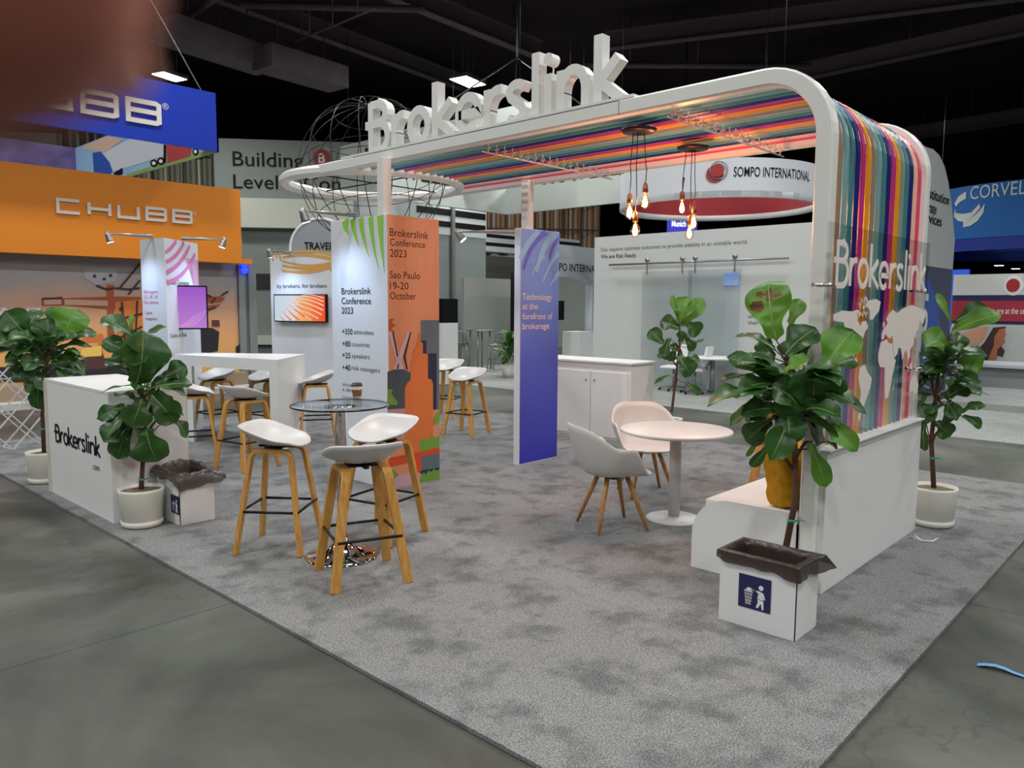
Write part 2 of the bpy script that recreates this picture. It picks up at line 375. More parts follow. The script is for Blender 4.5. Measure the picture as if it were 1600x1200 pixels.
for i, (x, y) in enumerate([(1508, 375), (1519, 391), (1561, 415), (1587, 420), (1599, 374)]):
    p = onZ(x, y, 7.0); high_bay(p, 'tiny distant ceiling lamp in the dark under the blue curved sign', 1.3, .9, 0, 60)

# beams, pipes and ducts under the ceiling: each runs through two points at its own height
def beam(name, a, c, z, kind, label, ext=.25):
    A, B = onZ(*a, z), onZ(*c, z); d = B-A; A2, B2 = A-d*ext, B+d*ext
    q = MB()
    if kind == 'I':
        q.bar(A2, B2, .30, .04); q.bar(A2+V((0, 0, .25)), B2+V((0, 0, .25)), .05, .5); q.bar(A2+V((0, 0, .5)), B2+V((0, 0, .5)), .30, .04)
    elif kind == 'pipe': q.tube([A2, B2], .09, 10)
    elif kind == 'duct': q.bar(A2, B2, .9, .6)
    else: q.tube([A2, B2], .025, 6)
    for k in range(3):
        t = A2.lerp(B2, .2+.3*k); q.tube([t, V((t.x, t.y, 10.78))], .02, 6)
    o = put(name, q, M_DUCT if kind == 'duct' else M_STEEL, None, (A2+B2)/2); tag(o, label, {'I': 'beam', 'pipe': 'pipe', 'duct': 'duct'}.get(kind, 'rod'), 'steelwork under the ceiling')
beam('steel_beam', (1270, 121), (1598, 53), 9.4, 'I', 'long dark beam with a pale lower edge running behind the arch')
beam('steel_beam', (640, 10), (810, 78), 9.5, 'I', 'dark beam crossing above the white sign letters')
beam('steel_beam', (420, 30), (640, 110), 9.9, 'I', 'dark beam left of the hanging chain, behind the wire globe', .5)
beam('ceiling_pipe', (180, 98), (330, 2), 9.3, 'pipe', 'grey pipe slanting up over the blue hanging banner', .4)
beam('ceiling_pipe', (400, 8), (640, 14), 9.2, 'pipe', 'thin level pipe at the very top of the view', .1)
beam('brace_rod', (466, 63), (580, 16), 8.7, 'rod', 'thin pale brace rod at the top, left of the letters', .05)
beam('ceiling_pipe', (980, 102), (1200, 103), 9.3, 'pipe', 'level dark pipe right of the last sign letter', .3)
beam('steel_beam', (1440, 215), (1600, 190), 9.0, 'I', 'far dark beam above the blue curved sign', .3)
beam('steel_beam', (1090, 60), (1420, 20), 9.7, 'I', 'dark beam high above the arch', .5)
beam('air_duct', (280, 52), (400, 92), 8.5, 'duct', 'dull square air duct above the blue banner lamp', .15)
beam('air_duct', (420, 92), (520, 122), 8.3, 'duct', 'dull square air duct above the wire globe', .1)

# the pale end wall of the hall, its band of curtained glazing and its direction sign
NW = V((math.cos(math.radians(49.9)), math.sin(math.radians(49.9)), 0)); DW = V((NW.y, -NW.x, 0)); DIST = 31.0
M_ENDWALL = mat('grey_green_wall', '8f9691', .8, spec=.2); M_BAND = mat('cream_wall_band', 'd2d6c8', .8, spec=.2)
def wpt(x, z, off=0):   # point on the end wall: x metres along from the point straight ahead, z height
    return NW*(DIST-off)+DW*x+V((0, 0, z))
def wx(px, py): p = onN(px, py, NW, DIST); return (p-NW*DIST).dot(DW), p.z
def wbox(b, x0, x1, z0, z1, off, th):
    b.hexa([wpt(x0, z0, off), wpt(x1, z0, off), wpt(x1, z1, off), wpt(x0, z1, off)], [wpt(x0, z0, off+th), wpt(x1, z0, off+th), wpt(x1, z1, off+th), wpt(x0, z1, off+th)])
x0 = wx(-200, 400)[0]; x1 = wx(935, 400)[0]; zt = wx(440, 219)[1]
b = MB(); wbox(b, x0, x1, 0, zt, -.5, .5); struct(put('wall_end', b, M_ENDWALL))
za, zb = wx(440, 358)[1], wx(440, 313)[1]
b = MB(); wbox(b, wx(372, 330)[0], wx(700, 330)[0], za, zb, 0, .5); struct(put('trim_1', b, M_BAND))
b = MB(); wbox(b, wx(300, 440)[0], wx(560, 440)[0], wx(440, 452)[1], wx(440, 428)[1], 0, .05); struct(put('trim_2', b, mat('dark_wall_slot', '33342f', .8)))
b = MB(); wbox(b, wx(300, 530)[0], wx(560, 530)[0], wx(440, 538)[1], wx(440, 524)[1], 0, .25); struct(put('trim_3', b, M_BAND))
# sign painted on it
r = thing('direction_sign', 'dark wall lettering giving building and concourse level on the grey end wall', 'sign', wpt(*wx(364, 294)))
b = MB(); xa, zz = wx(364, 259)
txt(b, 'Building', wpt(xa, zz, .03), DW, V((0, 0, 1)), wx(364, 235)[1]-zz, wx(474, 259)[0]-xa)
xa, zz = wx(365, 294)
txt(b, 'Level 1 Concourse', wpt(xa, zz, .03), DW, V((0, 0, 1)), wx(364, 271)[1]-zz, (wx(528, 294)[0]-xa)*1.62)
put('lettering', b, M_BLK, r)
r = thing('building_badge', 'round red badge with a white letter B on the grey end wall', 'sign', wpt(*wx(503, 247)))
xa, zz = wx(503, 247); b = MB(); b.prism([wpt(xa+.32*math.cos(k*math.pi/12), zz+.32*math.sin(k*math.pi/12), .02) for k in range(24)], -NW*.03); put('disc', b, mat('sign_red', 'a5342f', .5), r)
b = MB(); txt(b, 'B', wpt(xa-.13, zz-.18, .06), DW, V((0, 0, 1)), .36, .26, .02); put('lettering', b, M_WHITEM, r)
# curtained windows
def curtain_mat(nm, c1, c2):
    mt, nt, bb, out = nodes(nm); tc = nt.nodes.new('ShaderNodeTexCoord'); wv = nt.nodes.new('ShaderNodeTexWave'); wv.inputs['Scale'].default_value = 1.6; wv.inputs['Distortion'].default_value = 1.5
    mp = nt.nodes.new('ShaderNodeMapping'); mp.inputs['Rotation'].default_value = (0, 0, math.radians(40)); mp.inputs['Scale'].default_value = (1, 1, .02)
    r_ = nt.nodes.new('ShaderNodeValToRGB'); r_.color_ramp.elements[0].color = rgba(c1); r_.color_ramp.elements[1].color = rgba(c2)
    nt.links.new(tc.outputs['Object'], mp.inputs[0]); nt.links.new(mp.outputs[0], wv.inputs['Vector']); nt.links.new(wv.outputs['Fac'], r_.inputs[0]); nt.links.new(r_.outputs[0], bb.inputs['Base Color']); bb.inputs['Roughness'].default_value = .9
    return mt
M_CURT = curtain_mat('brown_pleated_curtain', '4b3a30', '94704f'); M_CURT2 = curtain_mat('olive_pleated_curtain', '3a3d33', '6d6a57')
def window(n, pxa, pxb, pya, pyb, mt, nx, fr=.05):
    xa, zt_ = wx(pxa, pya); xb, _ = wx(pxb, pya); zb_ = wx(pxa, pyb)[1]
    b = MB(); N = 60; fold = lambda t: .07*math.sin(t*N*.9)
    for i in range(N):
        t0, t1 = i/N, (i+1)/N
        b.add([wpt(xa+(xb-xa)*t0, zb_, .06+fold(t0)), wpt(xa+(xb-xa)*t1, zb_, .06+fold(t1)), wpt(xa+(xb-xa)*t1, zt_, .06+fold(t1)), wpt(xa+(xb-xa)*t0, zt_, .06+fold(t0))], [(0, 1, 2, 3)], True)
    w = put('window_%d' % n, b, mt); struct(w)
    b = MB()
    for i in range(nx+1): x = xa+(xb-xa)*i/nx; wbox(b, x-fr/2, x+fr/2, zb_, zt_, .17, .06)
    for z in (zb_, (zb_+zt_)/2, zt_): wbox(b, xa, xb, z-fr/2, z+fr/2, .17, .06)
    put('window_frame', b, mat('dark_window_frame', '241f1c', .6), w)
window(1, 100, 330, 180, 296, M_CURT2, 5); window(2, 730, 935, 318, 395, M_CURT, 7)

# carpets of the neighbouring stands
def carpet(nm, pts, label, mt, h):
    b = MB(); b.prism([(x, y, .001) for x, y in pts], (0, 0, h)); o = put(nm, b, mt, None, (pts[0][0], pts[0][1], 0)); return tag(o, label, 'carpet')
carpet('stand_carpet', [(11.15, -6), (24, -6), (24, 17), (12.2, 17), (11.25, 13.2)], 'pale grey carpet of the stands beyond the far aisle', M_CARPET2, .012)
carpet('stand_carpet', [(-12, 13.75), (9.2, 13.75), (9.2, 21), (-12, 21)], 'pale carpet edge in front of the orange harbour stand', M_CARPET2, .012)
carpet('booth_carpet', [(2.0, .97), (8.6, .97), (8.6, 10.75), (2.0, 10.75)], 'grey cut-pile carpet with darker trodden patches under the whole booth', M_CARPET, .018)
# ================================================================ BOOTH
CZ = .019   # carpet top
Xf, Xb, Zt = 4.40, 6.2, 2.95    # canopy front and back beams, underside height
M_STRIPE = {k: mat('slat_'+k, c, .3, spec=.5) for k, c in dict(taupe='8f857a', pale='7aa3a3', teal='3f7f86', navy='1f2270', magenta='c2327c', amber='e39a1c', grey='84948c', peach='ecc0a4', pink='d94a72').items()}
PINE = mat('white_post', 'e2e0dc', .5)
canopy = thing('slatted_canopy', 'white arched canopy of coloured slats with a ring at its far end', 'canopy', (Xf, 1.7, .86))
YA, RA = 1.66, .42      # outer face of the arch legs, corner radius
def arch(x, w, d, zt=Zt+.105, zlow=.86, yend=6.9, inset=0.0):
    """path of a beam: up from the low wall, round the corner, along the canopy"""
    yo = YA+d/2+inset; zo = zt-d/2-inset; r = RA-d/2
    p = [(x, yo, zlow), (x, yo, zo-r)]+[(x, yo+r-r*math.cos(a), zo-r+r*math.sin(a)) for a in [math.pi/2*k/10 for k in range(1, 11)]]+[(x, yend, zo)]
    return p
def rsec(w, d, c=.012):
    return [(w/2, -d/2+c), (w/2, d/2-c), (w/2-c, d/2), (-w/2+c, d/2), (-w/2, d/2-c), (-w/2, -d/2+c), (-w/2+c, -d/2), (w/2-c, -d/2)]
RINGC = V((5.28, 7.02, Zt+.05))
b = MB(); b.sweep(arch(Xf, .09, .10, zlow=CZ, yend=6.95), rsec(.09, .10), side=(1, 0, 0)); put('front_beam', b, M_PAINT, canopy)
b = MB(); b.sweep(arch(Xb, .09, .10, yend=6.95), rsec(.09, .10), side=(1, 0, 0)); put('back_beam', b, M_PAINT, canopy)
b = MB(); b.sweep([RINGC+V((.95*math.cos(a), .95*math.sin(a), 0)) for a in [2*math.pi*k/56 for k in range(56)]], rsec(.10, .105, .03), closed=True, side=None); put('ring', b, M_PAINT, canopy)
seq = ['amber', 'taupe', 'pale', 'teal', 'navy', 'magenta', 'amber', 'taupe', 'pale', 'teal', 'navy', 'magenta', 'amber', 'grey', 'teal', 'navy', 'peach', 'pink']
for i, k in enumerate(seq):
    x = Xf+.085+(Xb-Xf-.17)*i/(len(seq)-1)
    ye = RINGC.y-math.sqrt(max(.01, .95**2-(x-RINGC.x)**2))+.02
    b = MB(); b.sweep(arch(x, .04, .030, yend=ye, inset=.03), rsec(.062 if i == 0 else .038, .045 if i == 0 else .030, .011), side=(1, 0, 0), smooth=False)
    put('slat', b, M_STRIPE[k], canopy, label='%s coloured slat' % k)
for y in (2.75, 4.45):
    b = MB(); b.tube([(Xf+.02, y, Zt-.05), (Xb-.02, y, Zt-.05)], .007, 8)
    for i in range(len(seq)):
        x = Xf+.085+(Xb-Xf-.17)*i/(len(seq)-1); b.tube([(x, y, Zt-.05), (x, y, Zt+.03)], .005, 6); b.box(x-.008, x+.008, y-.02, y+.02, Zt-.02, Zt-.008)
    put('cross_rod', b, mat('clear_plastic_rod', 'd9d4d0', .2), canopy)
b = MB(); b.box(Xf-.04, Xf+.14, 2.98, 6.3, Zt+.105, Zt+.125); put('letter_board', b, M_PAINT, canopy)
b = MB(); b.box(Xf-.047, Xf-.045, 3.1, 6.1, Zt+.095, Zt+.10); b.box(Xf-.047, Xf-.045, 3.09, 3.094, Zt+.0, Zt+.10); put('beam_seam', b, mat('seam_shadow_grey', '6d706c', .7), canopy)
# posts up from the two banner towers
for nm, x, y in (('conference', 4.30, 5.56), ('technology', 6.02, 5.40)):
    b = MB(); b.box(x-.045, x+.045, y-.045, y+.045, 2.47, Zt+.02); put('post', b, PINE, canopy, bevel=.004, label='square white post standing on the %s banner tower' % nm)
# letters on top
sign = thing('canopy_sign_letters', 'large white raised wordmark letters standing along the canopy front beam', 'sign', (Xf, 5.92, Zt+.125))
for i, q in enumerate(wordmark((Xf+.085, 5.93, Zt+.125), (0, -1, 0), (0, 0, 1), 2.80, .485, .072, .085)):
    put('letter', q, M_PAINT, sign)
b = MB(); b.tube([(Xf+.05, 5.93-.78*2.8, Zt+.125+.35), (Xf+.05, 5.93-.78*2.8, Zt+.125+.2)], .006, 6); b.bar((Xf+.12, 5.9, Zt+.135), (Xf+.12, 3.12, Zt+.135), .04, .02); put('mounting_strip', b, M_PAINT, sign)

# wire globe in the ring
M_WIRE = mat('black_wire', '1a1a1c', .35, metal=.6)
gl = thing('wire_globe', 'black wire globe of meridians hanging inside the canopy ring', 'globe', RINGC-V((0, 0, .0)))
GR, GC = .80, RINGC+V((0, 0, .12))
ax = V((.10, .25, 1)).normalized(); ax1 = ax.cross(V((1, 0, 0))).normalized(); ax2 = ax.cross(ax1)
for k in range(8):
    a = math.pi*k/8; d = ax1*math.cos(a)+ax2*math.sin(a)
    b = MB(); b.tube([GC+GR*(ax*math.cos(t)+d*math.sin(t)) for t in [2*math.pi*j/48 for j in range(48)]], .0045, 6, closed=True); put('meridian_wire', b, M_WIRE, gl)
for l in (-62, -38, -4, 4, 38, 62):
    z, rr = math.sin(math.radians(l)), math.cos(math.radians(l))
    b = MB(); b.tube([GC+GR*(ax*z+rr*(ax1*math.cos(t)+ax2*math.sin(t))) for t in [2*math.pi*j/48 for j in range(48)]], .004, 6, closed=True); put('parallel_wire', b, M_WIRE, gl)
b = MB(); b.bar(GC+V((-.95, 0, -.10)), GC+V((.95, 0, -.10)), .012, .012); b.bar(GC+V((0, -.95, -.10)), GC+V((0, .95, -.10)), .012, .012); put('hanger_bar', b, M_WIRE, gl)

# low wall, bench
lw = thing('low_wall', 'white low back wall of the bench carrying the coloured slats', 'wall', (4.385, 1.62, CZ))
b = MB(); b.box(4.385, 6.218, 1.62, 1.76, CZ, .855); put('body', b, M_WHITE, lw, bevel=.004)
b = MB(); b.box(4.375, 6.225, 1.60, 1.78, .855, .868); put('cap', b, M_WHITEM, lw, bevel=.003)
bench = thing('bench', 'white bench with rounded end panels against the low wall', 'bench', (4.3, 1.77, CZ))
def endp(x, th):
    y0, y1, z1, r = 1.765, 2.42, .49, .25
    pts = [(x, y0, CZ), (x, y0, z1)]+[(x, y1-r+r*math.sin(a), z1-r+r*math.cos(a)) for a in [math.pi/2*k/12 for k in range(13)]]+[(x, y1, CZ)]
    b = MB(); b.prism(pts, (th, 0, 0)); return b
put('end_panel', endp(4.30, .05), M_WHITE, bench, fix=True); put('end_panel', endp(6.12, .05), M_WHITE, bench, fix=True)
b = MB(); b.box(4.352, 6.118, 1.765, 2.36, .41, .465); put('seat', b, M_WHITE, bench, bevel=.006)
b = MB(); b.box(4.352, 6.118, 2.10, 2.13, CZ, .41); put('front_board', b, M_WHITE, bench)
# cushion
def cushion(c, w, h, t, rz, tilt):
    R = Matrix.Rotation(rz, 4, 'Z') @ Matrix.Rotation(tilt, 4, 'X'); b = MB()
    for sgn in (1, -1):
        def fn(u, v):
            x, z = u*2-1, v*2-1; k = (1-x**8)*(1-z**8); px = x*w/2*(1-.07*(1-z*z)); pz = z*h/2*(1-.07*(1-x*x))
            wr = .006*math.sin(9*x+5*z)+.004*math.sin(14*z-3*x)
            return V(c)+R @ V((px, sgn*(t/2*max(0, k)**.45+wr*k), pz+h/2))
        b.grid(fn, 18, 18)
    return b
b = cushion((4.62, 1.90, .47), .42, .37, .23, math.radians(4), math.radians(-7))
o = put('cushion', b, mat('mustard_velvet', 'b98516', .75, spec=.2, var=.18, vscale=18), None, (4.66, 1.92, .466)); tag(o, 'mustard yellow velvet cushion leaning on the low wall at the end of the bench', 'cushion')

# acrylic panel with wordmark and map
ac = thing('acrylic_panel', 'clear acrylic sheet with white wordmark and world map in front of the slats', 'panel', (4.1, 1.58, .87))
YP = 1.575
b = MB(); b.box(4.13, 6.0, YP, YP+.010, .87, 2.13); put('sheet', b, clear('clear_acrylic', (.97, .98, .98), .03, .03), ac)
b = MB()
for x, z in ((4.19, 1.80), (4.19, 1.25), (5.94, 1.80), (5.94, 1.25)): b.tube([(x, YP-.012, z), (x, YP+.10, z)], .012, 10)
put('standoff', b, M_CHROME, ac)
M_PRINTW = mat('white_vinyl', 'e9dfd8', .5)
b = MB(); wordmark((4.245, YP-.001, 1.80), (1, 0, 0), (0, 0, 1), 1.66, .27, .032, .003, b); put('lettering', b, M_PRINTW, ac)
# simplified continents, lon/lat in degrees
LAND = [
 [(-165, 66), (-140, 70), (-110, 69), (-95, 71), (-82, 67), (-93, 60), (-82, 53), (-78, 58), (-65, 59), (-56, 52), (-66, 47), (-70, 42), (-76, 36), (-81, 30), (-81, 25), (-90, 30), (-97, 26), (-96, 19), (-90, 20), (-84, 11), (-79, 8), (-92, 15), (-105, 20), (-112, 29), (-121, 35), (-125, 48), (-135, 58), (-152, 59), (-163, 60)],
 [(-52, 60), (-43, 60), (-22, 70), (-18, 80), (-35, 83), (-60, 81), (-70, 77), (-54, 70)],
 [(-78, 8), (-62, 11), (-50, 1), (-35, -6), (-39, -17), (-48, -26), (-57, -36), (-65, -43), (-69, -53), (-74, -48), (-71, -30), (-70, -18), (-80, -4)],
 [(-17, 21), (-10, 34), (10, 37), (20, 32), (33, 31), (43, 12), (51, 11), (40, -8), (35, -22), (28, -33), (18, -34), (12, -17), (9, 4), (-8, 5), (-16, 13)],
 [(-9, 43), (-9, 37), (-1, 37), (4, 43), (16, 39), (23, 37), (28, 41), (36, 36), (35, 31), (43, 13), (55, 18), (58, 25), (68, 24), (73, 17), (77, 8), (81, 16), (90, 22), (97, 16), (103, 2), (104, 10), (109, 12), (108, 21), (121, 28), (121, 38), (127, 35), (129, 42), (140, 48), (142, 58), (157, 52), (165, 61), (179, 65), (175, 69), (140, 73), (105, 77), (70, 73), (45, 67), (28, 71), (12, 65), (5, 60), (12, 56), (3, 51), (-4, 48)],
 [(-5, 50), (1, 52), (-2, 58), (-6, 56)], [(114, -22), (122, -17), (131, -12), (137, -15), (142, -11), (146, -19), (153, -27), (150, -37), (140, -38), (129, -32), (115, -34)],
 [(44, -25), (50, -16), (48, -25)], [(131, 32), (141, 37), (142, 45), (138, 36)], [(96, 5), (106, -5), (104, -6)], [(109, 1), (117, 6), (118, -2), (111, -3)], [(132, -1), (149, -8), (138, -8)], [(173, -41), (178, -38), (170, -46)]]
b = MB()
for poly in LAND:
    q = [(5.10+lo*.0052, YP-.002-.0002*LAND.index(poly), 1.285+la*.0054) for lo, la in poly]
    q = [(min(5.98, max(4.16, x)), y, z) for x, y, z in q]; b.poly(q)
random.seed(4)
for k in range(26):
    x, z = 4.60+random.random()*.15, 1.62+random.random()*.12; s_ = .012+.01*random.random(); yy = YP-.005-.0002*k; b.poly([(x, yy, z), (x+s_, yy, z-.004), (x+s_*.7, yy, z+s_), (x-.2*s_, yy, z+.8*s_)])
put('world_map', b, M_PRINTW, ac)

# pendant lamps
M_BRONZE = mat('dark_bronze', '3a2724', .4, metal=.5); M_COPPER = mat('copper_holder', '8d5a43', .35, metal=.8)
M_BULB = clear('warm_bulb_glass', (1, .86, .66), .03, .05)
def pendant(c, cords, label):
    r = thing('pendant_lamp', label, 'pendant lamp', c)
    b = MB(); b.lathe([(0, .0), (.05, -.028), (.115, -.018), (.13, .0), (.125, .006), (0, .008)], c, 28); put('canopy_plate', b, M_BRONZE, r)
    for dx, dy, z in cords:
        p = V((c[0]+dx, c[1]+dy, z))
        b = MB(); b.tube([V((c[0]+dx*.7, c[1]+dy*.7, c[2]-.02)), V((c[0]+dx, c[1]+dy, c[2]-.25)), p+V((.006, -.004, .25)), p+V((0, 0, .135))], .0035, 6); put('cord', b, M_BRONZE, r)
        h = MB(); h.lathe([(.004, .15), (.016, .135), (.02, .10), (.021, .07), (.0, .068)], p, 16); ho = put('bulb_holder', h, M_COPPER, r)
        g = MB(); g.lathe([(.013, .072), (.016, .055), (.030, .025), (.0345, 0), (.031, -.02), (.018, -.038), (.001, -.045)], p, 20); go = put('bulb', g, M_BULB, r)
        f = MB()
        for k in range(6):
            a = k*math.pi/3; f.tube([p+V((.006*math.cos(a), .006*math.sin(a), .05)), p+V((.017*math.cos(a), .017*math.sin(a), .0)), p+V((.012*math.cos(a+.5), .012*math.sin(a+.5), -.022))], .0022, 5)
        put('filament', f, mat('glowing_filament', 'ffd9a0', .5, emit='ffb060', es=90), go)
        la = bpy.data.lights.new('bulb_light', 'POINT'); la.energy = BULB_W; la.color = (1, .43, .22); la.shadow_soft_size = .02
        lo = bpy.data.objects.new('bulb_light', la); COL.objects.link(lo); lo.location = p-V((0, 0, .002))-V(c); lo.parent = r
def bz(px_, py_, c): # height of a bulb seen at a pixel, hung below c
    d = ray(px_, py_); k = math.hypot(c[0], c[1])/math.hypot(d.x, d.y); return CAMH+k*d.z
c1 = (4.76, 3.20, Zt-.01); c2 = (5.56, 3.22, Zt-.01)
def side(c, s): return (-s*math.sin(math.atan2(c[1], c[0]))*-1, -s*math.cos(math.atan2(c[1], c[0]))*1)   # offset to the camera's right
pendant(c1, [(*side(c1, -.055), bz(984, 334, c1)), (*side(c1, -.012), bz(992, 362, c1)), (*side(c1, .055), bz(1007, 318, c1))], 'bronze ceiling pendant with three glowing filament bulbs, nearer the sign letters')
pendant(c2, [(*side(c2, -.075), bz(1065, 327, c2)), (*side(c2, -.012), bz(1074, 366, c2)), (*side(c2, .02), bz(1084, 350, c2))], 'bronze ceiling pendant with three glowing filament bulbs, nearer the arch legs')
# ================================================================ BANNER TOWERS, COUNTERS
UP = V((0, 0, 1)); XL = V((0, -1, 0)); XR = V((1, 0, 0)); TH = 2.47
def printed(nm, mt_list): pass
M_BOARD = mat('white_banner_board', 'd9dde2', .5, spec=.3)
INK = mat('dark_ink', '1a1d26', .6); INK2 = mat('grey_ink', '41454e', .6)
# --- conference tower
ct = thing('banner_tower', 'tall conference banner tower, white left face and orange right face with a city mural', 'display tower', (4.24, 5.45, CZ))
b = MB(); b.box(4.24, 4.845, 5.45, 6.31, CZ, TH); put('body', b, M_BOARD, ct, bevel=.003)
CX, CY = 4.24, 5.45
def L_(x, y): p = onX(x, y, CX); return (6.31-p.y, p.z)
def Rr(x, y): p = onY(x, y, CY); return (p.x-CX, p.z)
OL, OR_ = V((CX, 6.31, 0)), V((CX, CY, 0))
b = MB()
for (x0, x1, tx, ty, bd) in ((534, 546, 546, 368, .02), (547, 556, 562, 386, .02), (560, 568, 577, 402, .02), (575, 583, 592, 420, .02), (589, 599, 601, 426, .01)):
    a0 = L_(x0, 342-(x0-527)*.1); a1 = L_(x1, 342-(x1-527)*.1); tp = L_(tx, ty); c0 = ((a0[0]+a1[0])/2, min(2.465, a0[1]))
    ribbon(b, c0, tp, a1[0]-a0[0], .004, OL, XL, UP, .0015, -bd)
put('green_streaks', b, mat('lime_print', '8fd14a', .5), ct)
b = MB()
def ltx(b, s_, x, y, h, x2, bold=0):   # text on the left face by its pixel box
    u, z = L_(x, y); b_ = OL+XL*u+UP*z; txt(b, s_, b_, XL, UP, h, L_(x2, y)[0]-u, bold)
for s_, y, x2 in (('Brokerslink', 460, 580), ('Conference', 475, 580), ('2023', 490, 552)): ltx(b, s_, 534, y, .062, x2, .012)
for s_, y, x2 in (('+350', 522, 551), ('+80', 541, 548), ('+25', 559, 548), ('+40', 578, 548)): ltx(b, s_, 535, y, .055, x2, .014)
ltx(b, '+80', 535, 641, .055, 550, .012)
put('lettering', b, INK, ct)
b = MB()
for s_, y, x2 in (('attendees', 522, 584), ('countries', 541, 578), ('speakers', 559, 578), ('risk managers', 578, 594)): ltx(b, s_, 553 if y == 522 else 550, y, .045, x2)
for s_, y, x2 in (('WHAT IS', 603, 560), ('A BROKER', 611, 566), ('CONFERENCE', 623, 572)): ltx(b, s_, 535, y, .03, x2)
put('small_lettering', b, INK2, ct)
# orange face
lay = [0]
def mural(pts, mt, nm):
    for poly in (pts if isinstance(pts[0], list) else [pts]): lay[0] += 1; q = MB(); shape(q, [Rr(*p) for p in poly], OR_, XR, UP, .0015+.0004*lay[0]); put(nm, q, mt, ct)
q = MB(); q.poly([OR_+XR*u+UP*z+V((0, -.001, 0)) for u, z in ((.002, CZ), (.602, CZ), (.602, TH), (.002, TH))]); put('orange_print', q, mat('orange_print', 'e29a74', .55), ct)
MS = lambda k, c: mat('mural_'+k, c, .55)
mural([[(607, 499), (616, 497), (612, 504), (619, 508), (611, 513), (618, 520), (607, 516)]], MS('rust', 'b8602f'), 'mural_plant_shadow')
mural([(657, 500.5), (686, 500), (686, 640), (657, 640)], MS('slate', '66737f'), 'mural_block')
mural([(658, 532), (666, 532), (666, 552), (682, 552), (682, 640), (658, 640)], MS('navy', '2c3350'), 'mural_building')
mural([(605, 581), (626, 574), (641, 582), (641, 600), (634, 642), (605, 642)], MS('teal', '4c5a63'), 'mural_hill')
mural([(605, 640), (633, 638), (633, 700), (605, 703)], MS('lilac', 'c49aa3'), 'mural_lilac')
mural([[(606, 519), (612, 519), (631, 577), (623, 577)], [(636, 519), (640.5, 519), (622, 577), (613, 577)]], MS('pale_lilac', 'd6bcc8'), 'mural_sculpture')
mural([[(612, 519), (614.5, 519), (622, 556), (620, 558)], [(640, 519), (642, 519), (633, 557), (637, 577), (634.5, 577), (630, 557)], [(621, 569), (623, 568), (622, 576), (619.5, 576)]], MS('black', '2a2230'), 'mural_sculpture_edge')
mural([(643, 565), (645, 545), (649, 545), (651, 533), (653, 533), (653, 520), (655.5, 520), (655.5, 533), (660, 536), (660, 552), (668, 553), (668, 592), (673, 592), (676, 600), (676, 706), (632, 710), (632, 606), (636, 598), (641, 594), (641, 565)], MS('tower_orange', 'e07c40'), 'mural_tower')
mural([[(605, 608), (614, 608), (610, 614), (621, 628), (619, 633), (605, 632)], [(654, 690), (662, 684), (668, 687), (674, 679), (680, 684), (686, 680), (686, 703), (655, 705)], [(677, 655), (681, 646), (686, 642), (686, 660), (677, 664)]], MS('leaf', '79a83f'), 'mural_leaves')
mural([(605, 716), (686, 699), (686, 708), (658, 713), (658, 738), (640, 742), (640, 722), (605, 730)], MS('red', 'd8512c'), 'mural_road')
mural([(658, 713), (686, 708), (686, 730), (658, 735)], MS('slate2', '5f7480'), 'mural_water')
mural([(656, 736), (686, 730), (686, 740), (656, 746)], MS('night', '28304c'), 'mural_bank')
mural([(606, 766), (610, 750), (622, 742), (648, 736), (657, 740), (657, 757), (610, 765)], MS('lilac3', 'cda8b4'), 'mural_path')
mural([[(654, 756), (656, 742), (661, 738), (665, 741), (668, 735), (673, 737), (677, 732), (681, 735), (686, 733), (686, 751)], [(605, 742), (610, 733), (617, 736), (622, 742), (609, 752), (605, 764)]], MS('leaf2', '6fa043'), 'mural_shrubs')
b = MB()
def rtx(b, s_, x, y, h, x2, bold=0):
    u, z = Rr(x, y); txt(b, s_, OR_+XR*u+UP*z, XR, UP, h, Rr(x2, y)[0]-u, bold, .003)
for s_, y, x2, h in (('Brokerslink', 368.5, 669, .072), ('Conference', 383.5, 664, .066), ('2023', 401, 635, .07), ('Sao Paulo', 434.5, 656, .066), ('19-20', 451.5, 638, .066), ('October', 467.5, 650, .066)): rtx(b, s_, 609, y, h, x2)
put('orange_face_lettering', b, mat('maroon_ink', '4a1c16', .6), ct)

# --- technology panel
tt = thing('technology_banner', 'tall blue technology banner panel between the white cabinet and the orange tower', 'display panel', (5.84, 5.33, CZ))
b = MB(); b.box(5.84, 6.465, 5.332, 5.41, CZ, TH); put('body', b, M_BOARD, tt, bevel=.003)
mt, nt, bb, out = nodes('indigo_print_lit_top'); tc = nt.nodes.new('ShaderNodeTexCoord'); sp = nt.nodes.new('ShaderNodeSeparateXYZ'); rp = nt.nodes.new('ShaderNodeValToRGB'); mr = nt.nodes.new('ShaderNodeMapRange'); mr.inputs[2].default_value = 2.46
nt.links.new(tc.outputs['Object'], sp.inputs[0]); nt.links.new(sp.outputs[2], mr.inputs[0]); nt.links.new(mr.outputs[0], rp.inputs[0]); nt.links.new(rp.outputs[0], bb.inputs['Base Color'])
e = rp.color_ramp.elements; e[0].color = rgba('3638bc'); e[1].color = rgba('98b4f6'); k = e.new(.45); k.color = rgba('5f69d2'); k = e.new(.75); k.color = rgba('88a2f0')  # blue print, its ramp lightened upwards to carry spot light in the colour
b = MB(); b.poly([(5.85, 5.3312, CZ+.01), (6.463, 5.3312, CZ+.01), (6.463, 5.3312, TH-.004), (5.85, 5.3312, TH-.004)]); put('blue_print', b, mt, tt)
OB = V((5.84, 5.331, 0)); Bb = lambda x, y: (lambda p: (p.x-5.84, p.z))(onY(x, y, 5.331))
b = MB()
